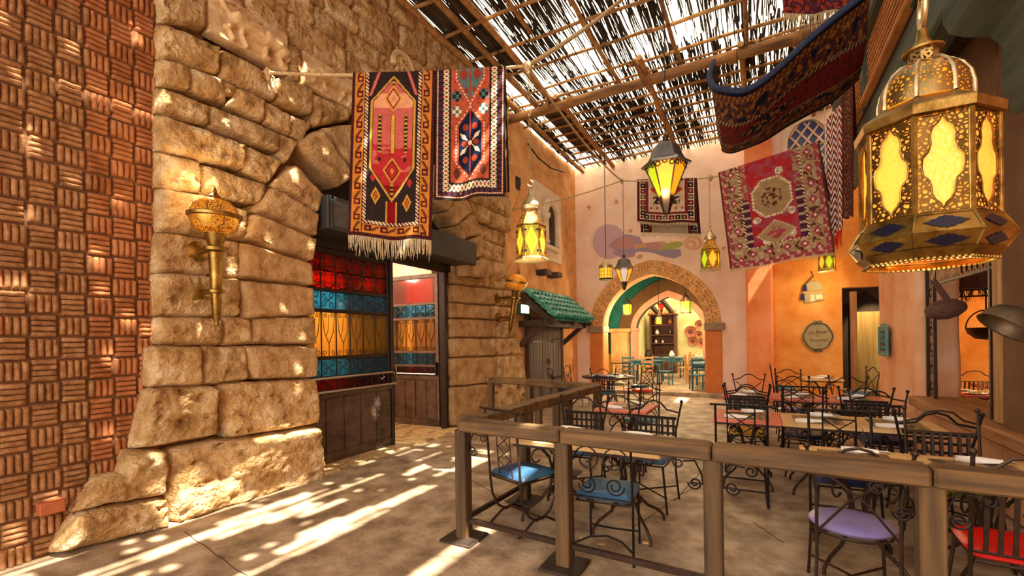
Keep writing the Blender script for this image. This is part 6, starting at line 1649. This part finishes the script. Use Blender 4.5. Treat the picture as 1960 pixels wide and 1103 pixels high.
c = onx(1700, 653, 1.9); t = thing('plaque', 'small verdigris framed brown plaque on the salmon pier', 'sign', (1.86, c.y, c.z), 0)
w_, h_ = .5, .46
MB().bbox((-.02, -w_/2, -h_/2), (.0, w_/2, h_/2), .008).build('board', M['signbrown'], t)
mb = MB(); mb.tube([(-.025, -w_/2, -h_/2), (-.025, w_/2, -h_/2), (-.025, w_/2, h_/2), (-.025, -w_/2, h_/2)], .025, 6, True); mb.bbox((-.035, -w_/2+.03, h_/2-.07), (-.015, w_/2-.03, h_/2), .004).bbox((-.035, -w_/2+.03, -h_/2), (-.015, w_/2-.03, -h_/2+.06), .004); mb.build('rim', M['signgreen'], t)
MB().ball((-.02, 0, h_/2+.03), .04, 8).build('crest', M['signgreen'], t)
mb = MB()
for row, z_ in enumerate((.10, .0, -.1)):
    mb.tube([(-.024, .2-.4*i/40, z_+.035*sin(i*1.3+row)*(1 if i % 7 else .1)) for i in range(41)], .005, 4)
mb.build('script_line', M['signgreen'], t)
c = ony(1558, 560, 13.0); t = thing('parchment_picture', 'faded little painted panel with tassels high on the orange wall', 'picture', (c.x, 12.97, c.z)); s = .0115
q = lambda px, py: ((px-1558)*s, -(py-560)*s)
MB().prism([q(1541, 561), q(1572, 559), q(1575, 576), q(1541, 582)], -.012, 0, lambda u, v, d: (u, d, v)).build('lower_panel', M['sign'], t)
MB().prism([q(1542, 557), q(1541, 547), q(1548, 538), q(1560, 536), q(1571, 541), q(1574, 552), q(1570, 556)], -.012, 0, lambda u, v, d: (u, d, v)).build('upper_panel', M['sign'], t)
MB().prism([q(1553, 565), q(1557, 565), q(1560, 578), q(1551, 579)], -.016, -.012, lambda u, v, d: (u, d, v)).prism([q(1560, 566), q(1571, 565), q(1573, 574), q(1561, 575)], -.016, -.012, lambda u, v, d: (u, d, v)).build('painted_shape', M['mcream'], t)
f3 = lambda p: (p[0], -.02, p[1])
MB().tube([f3(q(1553, 516)), f3(q(1557, 527)), f3(q(1553, 531)), f3(q(1540, 545)), f3(q(1537, 560))], .012, 5).build('cord', M['dkwood'], t)
for (a, b) in (((1543, 544), (1542, 556)), ((1537, 561), (1538, 574))):
    pa, pb = f3(q(*a)), f3(q(*b)); MB().tube([pa, pb], [.02, .05], 8).build('tassel', M['tasselblue'], t)
c = onx(990, 592, XP); t = thing('exit_light', 'small glowing green exit panel beside the far torch', 'sign', (XP+.14, c.y+.1, c.z), 0)
MB().bbox((-.05, -.26, -.13), (.02, .26, .13), .01).build('case', M['exitgreen'], t); MB().box((.02, -.21, -.10), (.024, .21, .10)).build('lit_panel', M['exit'], t, 0)
# hanging pan, gourd, pot and herbs by the right opening
c = onx(1925, 628, 1.72); t = thing('copper_bowl', 'big dented copper bowl hanging tilted on the near pier', 'bowl', c)
mx = V((-.6, -.1, -.75)).to_track_quat('Z', 'Y').to_matrix().to_4x4()
prof = [(.001, -.16), (.09, -.155), (.15, -.12), (.18, -.06), (.185, 0), (.193, .004), (.176, .0), (.17, -.06), (.14, -.11), (.08, -.145), (.001, -.148)]
MB().lathe(prof, 28, mtx=mx, cap=False).build('shell', M['copper'], t)
MB().tube([mx @ V((0, 0, -.15)), V((.12, .0, .1)), V((.2, 0, .16))], .008, 6).build('hanging_hook', M['iron'], t)
c = onx(1810, 592, 1.86); t = thing('woven_gourd', 'brown woven gourd hanging on the iron window frame', 'basket', c, .4)
MB().lathe([(.001, -.2), (.06, -.18), (.1, -.1), (.115, 0), (.1, .1), (.06, .18), (.001, .2)], 20, mtx=Matrix.Rotation(radians(80), 4, 'Y'), cap=False).build('shell', M['basket'], t)
MB().tube([(.02, 0, .1), (-.04, 0, .2), (-.1, 0, .3), (-.14, 0, .33)], [.03, .03, .026, .03], 8).build('neck', M['basket'], t); MB().tube([(-.14, 0, .33), (-.1, .0, .5), (.02, 0, .72)], .006, 5).build('cord', M['rope'], t)
c = ony(1888, 635, 9.05); t = thing('hanging_pot', 'black iron pot hanging from a scrolled hook in the right-hand room', 'pot', c)
MB().lathe([(.001, -.12), (.12, -.1), (.2, -.02), (.22, .05), (.23, .06), (.21, .05), (.11, -.08), (.001, -.1)], 20, cap=False).build('bowl', M['iron'], t)
MB().tube(arc((0, 0), .22, 0, pi, 14, lambda u, v: (u, 0, .05+v*1.2)), .01, 5).build('bail', M['iron'], t)
mb = MB(); mb.tube([(0, 0, .31), (0, 0, .75)], .012, 5)
for sx in (-1, 1): mb.tube(spiral((sx*.14, .82), .12, .02, 0 if sx < 0 else pi, sx*1.3, 22, lambda u, v: (u, 0, v)), .012, 5)
mb.tube([(-.7, 0, .52), (.5, 0, .52)], .012, 5).tube([(0, 0, .75), (0, 0, .95)], .012, 5); mb.build('scroll_hook', M['iron'], t)
c = ony(1862, 568, 9.05); t = thing('herb_bunch', 'dark dried herbs hanging from the beam of the right-hand room', 'herbs', c); mb = MB()
for k in range(60):
    x = R.uniform(-.3, .25); mb.tube([(x, R.uniform(-.04, .04), .1), (x+R.uniform(-.06, .06), R.uniform(-.06, .06), R.uniform(-.1, .0))], [.006, .002], 3)
mb.tube([(-.32, 0, .1), (.28, 0, .1)], .012, 5); mb.build('stems', mat('herb_green', ['1f2a24', '3a4a38'], .9, scale=20), t, 0, kind='stuff')
# loose cables under the roof corner and pale blocks drawn as sun flecks
tag(MB().tube([onx(1010, 275, XP+.12), onx(1030, 302, XP+.12), onx(1055, 322, XP+.12), onx(1080, 330, XP+.12)], .02, 5).build('black_cable', M['iron']), 'black cable drooping along the top of the ochre wall', 'cable')
for k, (px, py) in enumerate(((1152, 1043), (1117, 1031), (1238, 1041))):
    p = onz(px, py, .0); tag(MB().bbox((p.x-.03, p.y-.02, 0), (p.x+.03, p.y+.02, .012), .005).build('sun_fleck', M['tnat']), ('orange sun fleck painted on the floor between the railing and the blue square seat', 'tiny painted sun fleck on the floor right of the second railing post', 'tiny pale painted sun fleck on the floor right of the blue square seat')[k], 'fleck', 'painted sun flecks on the floor')
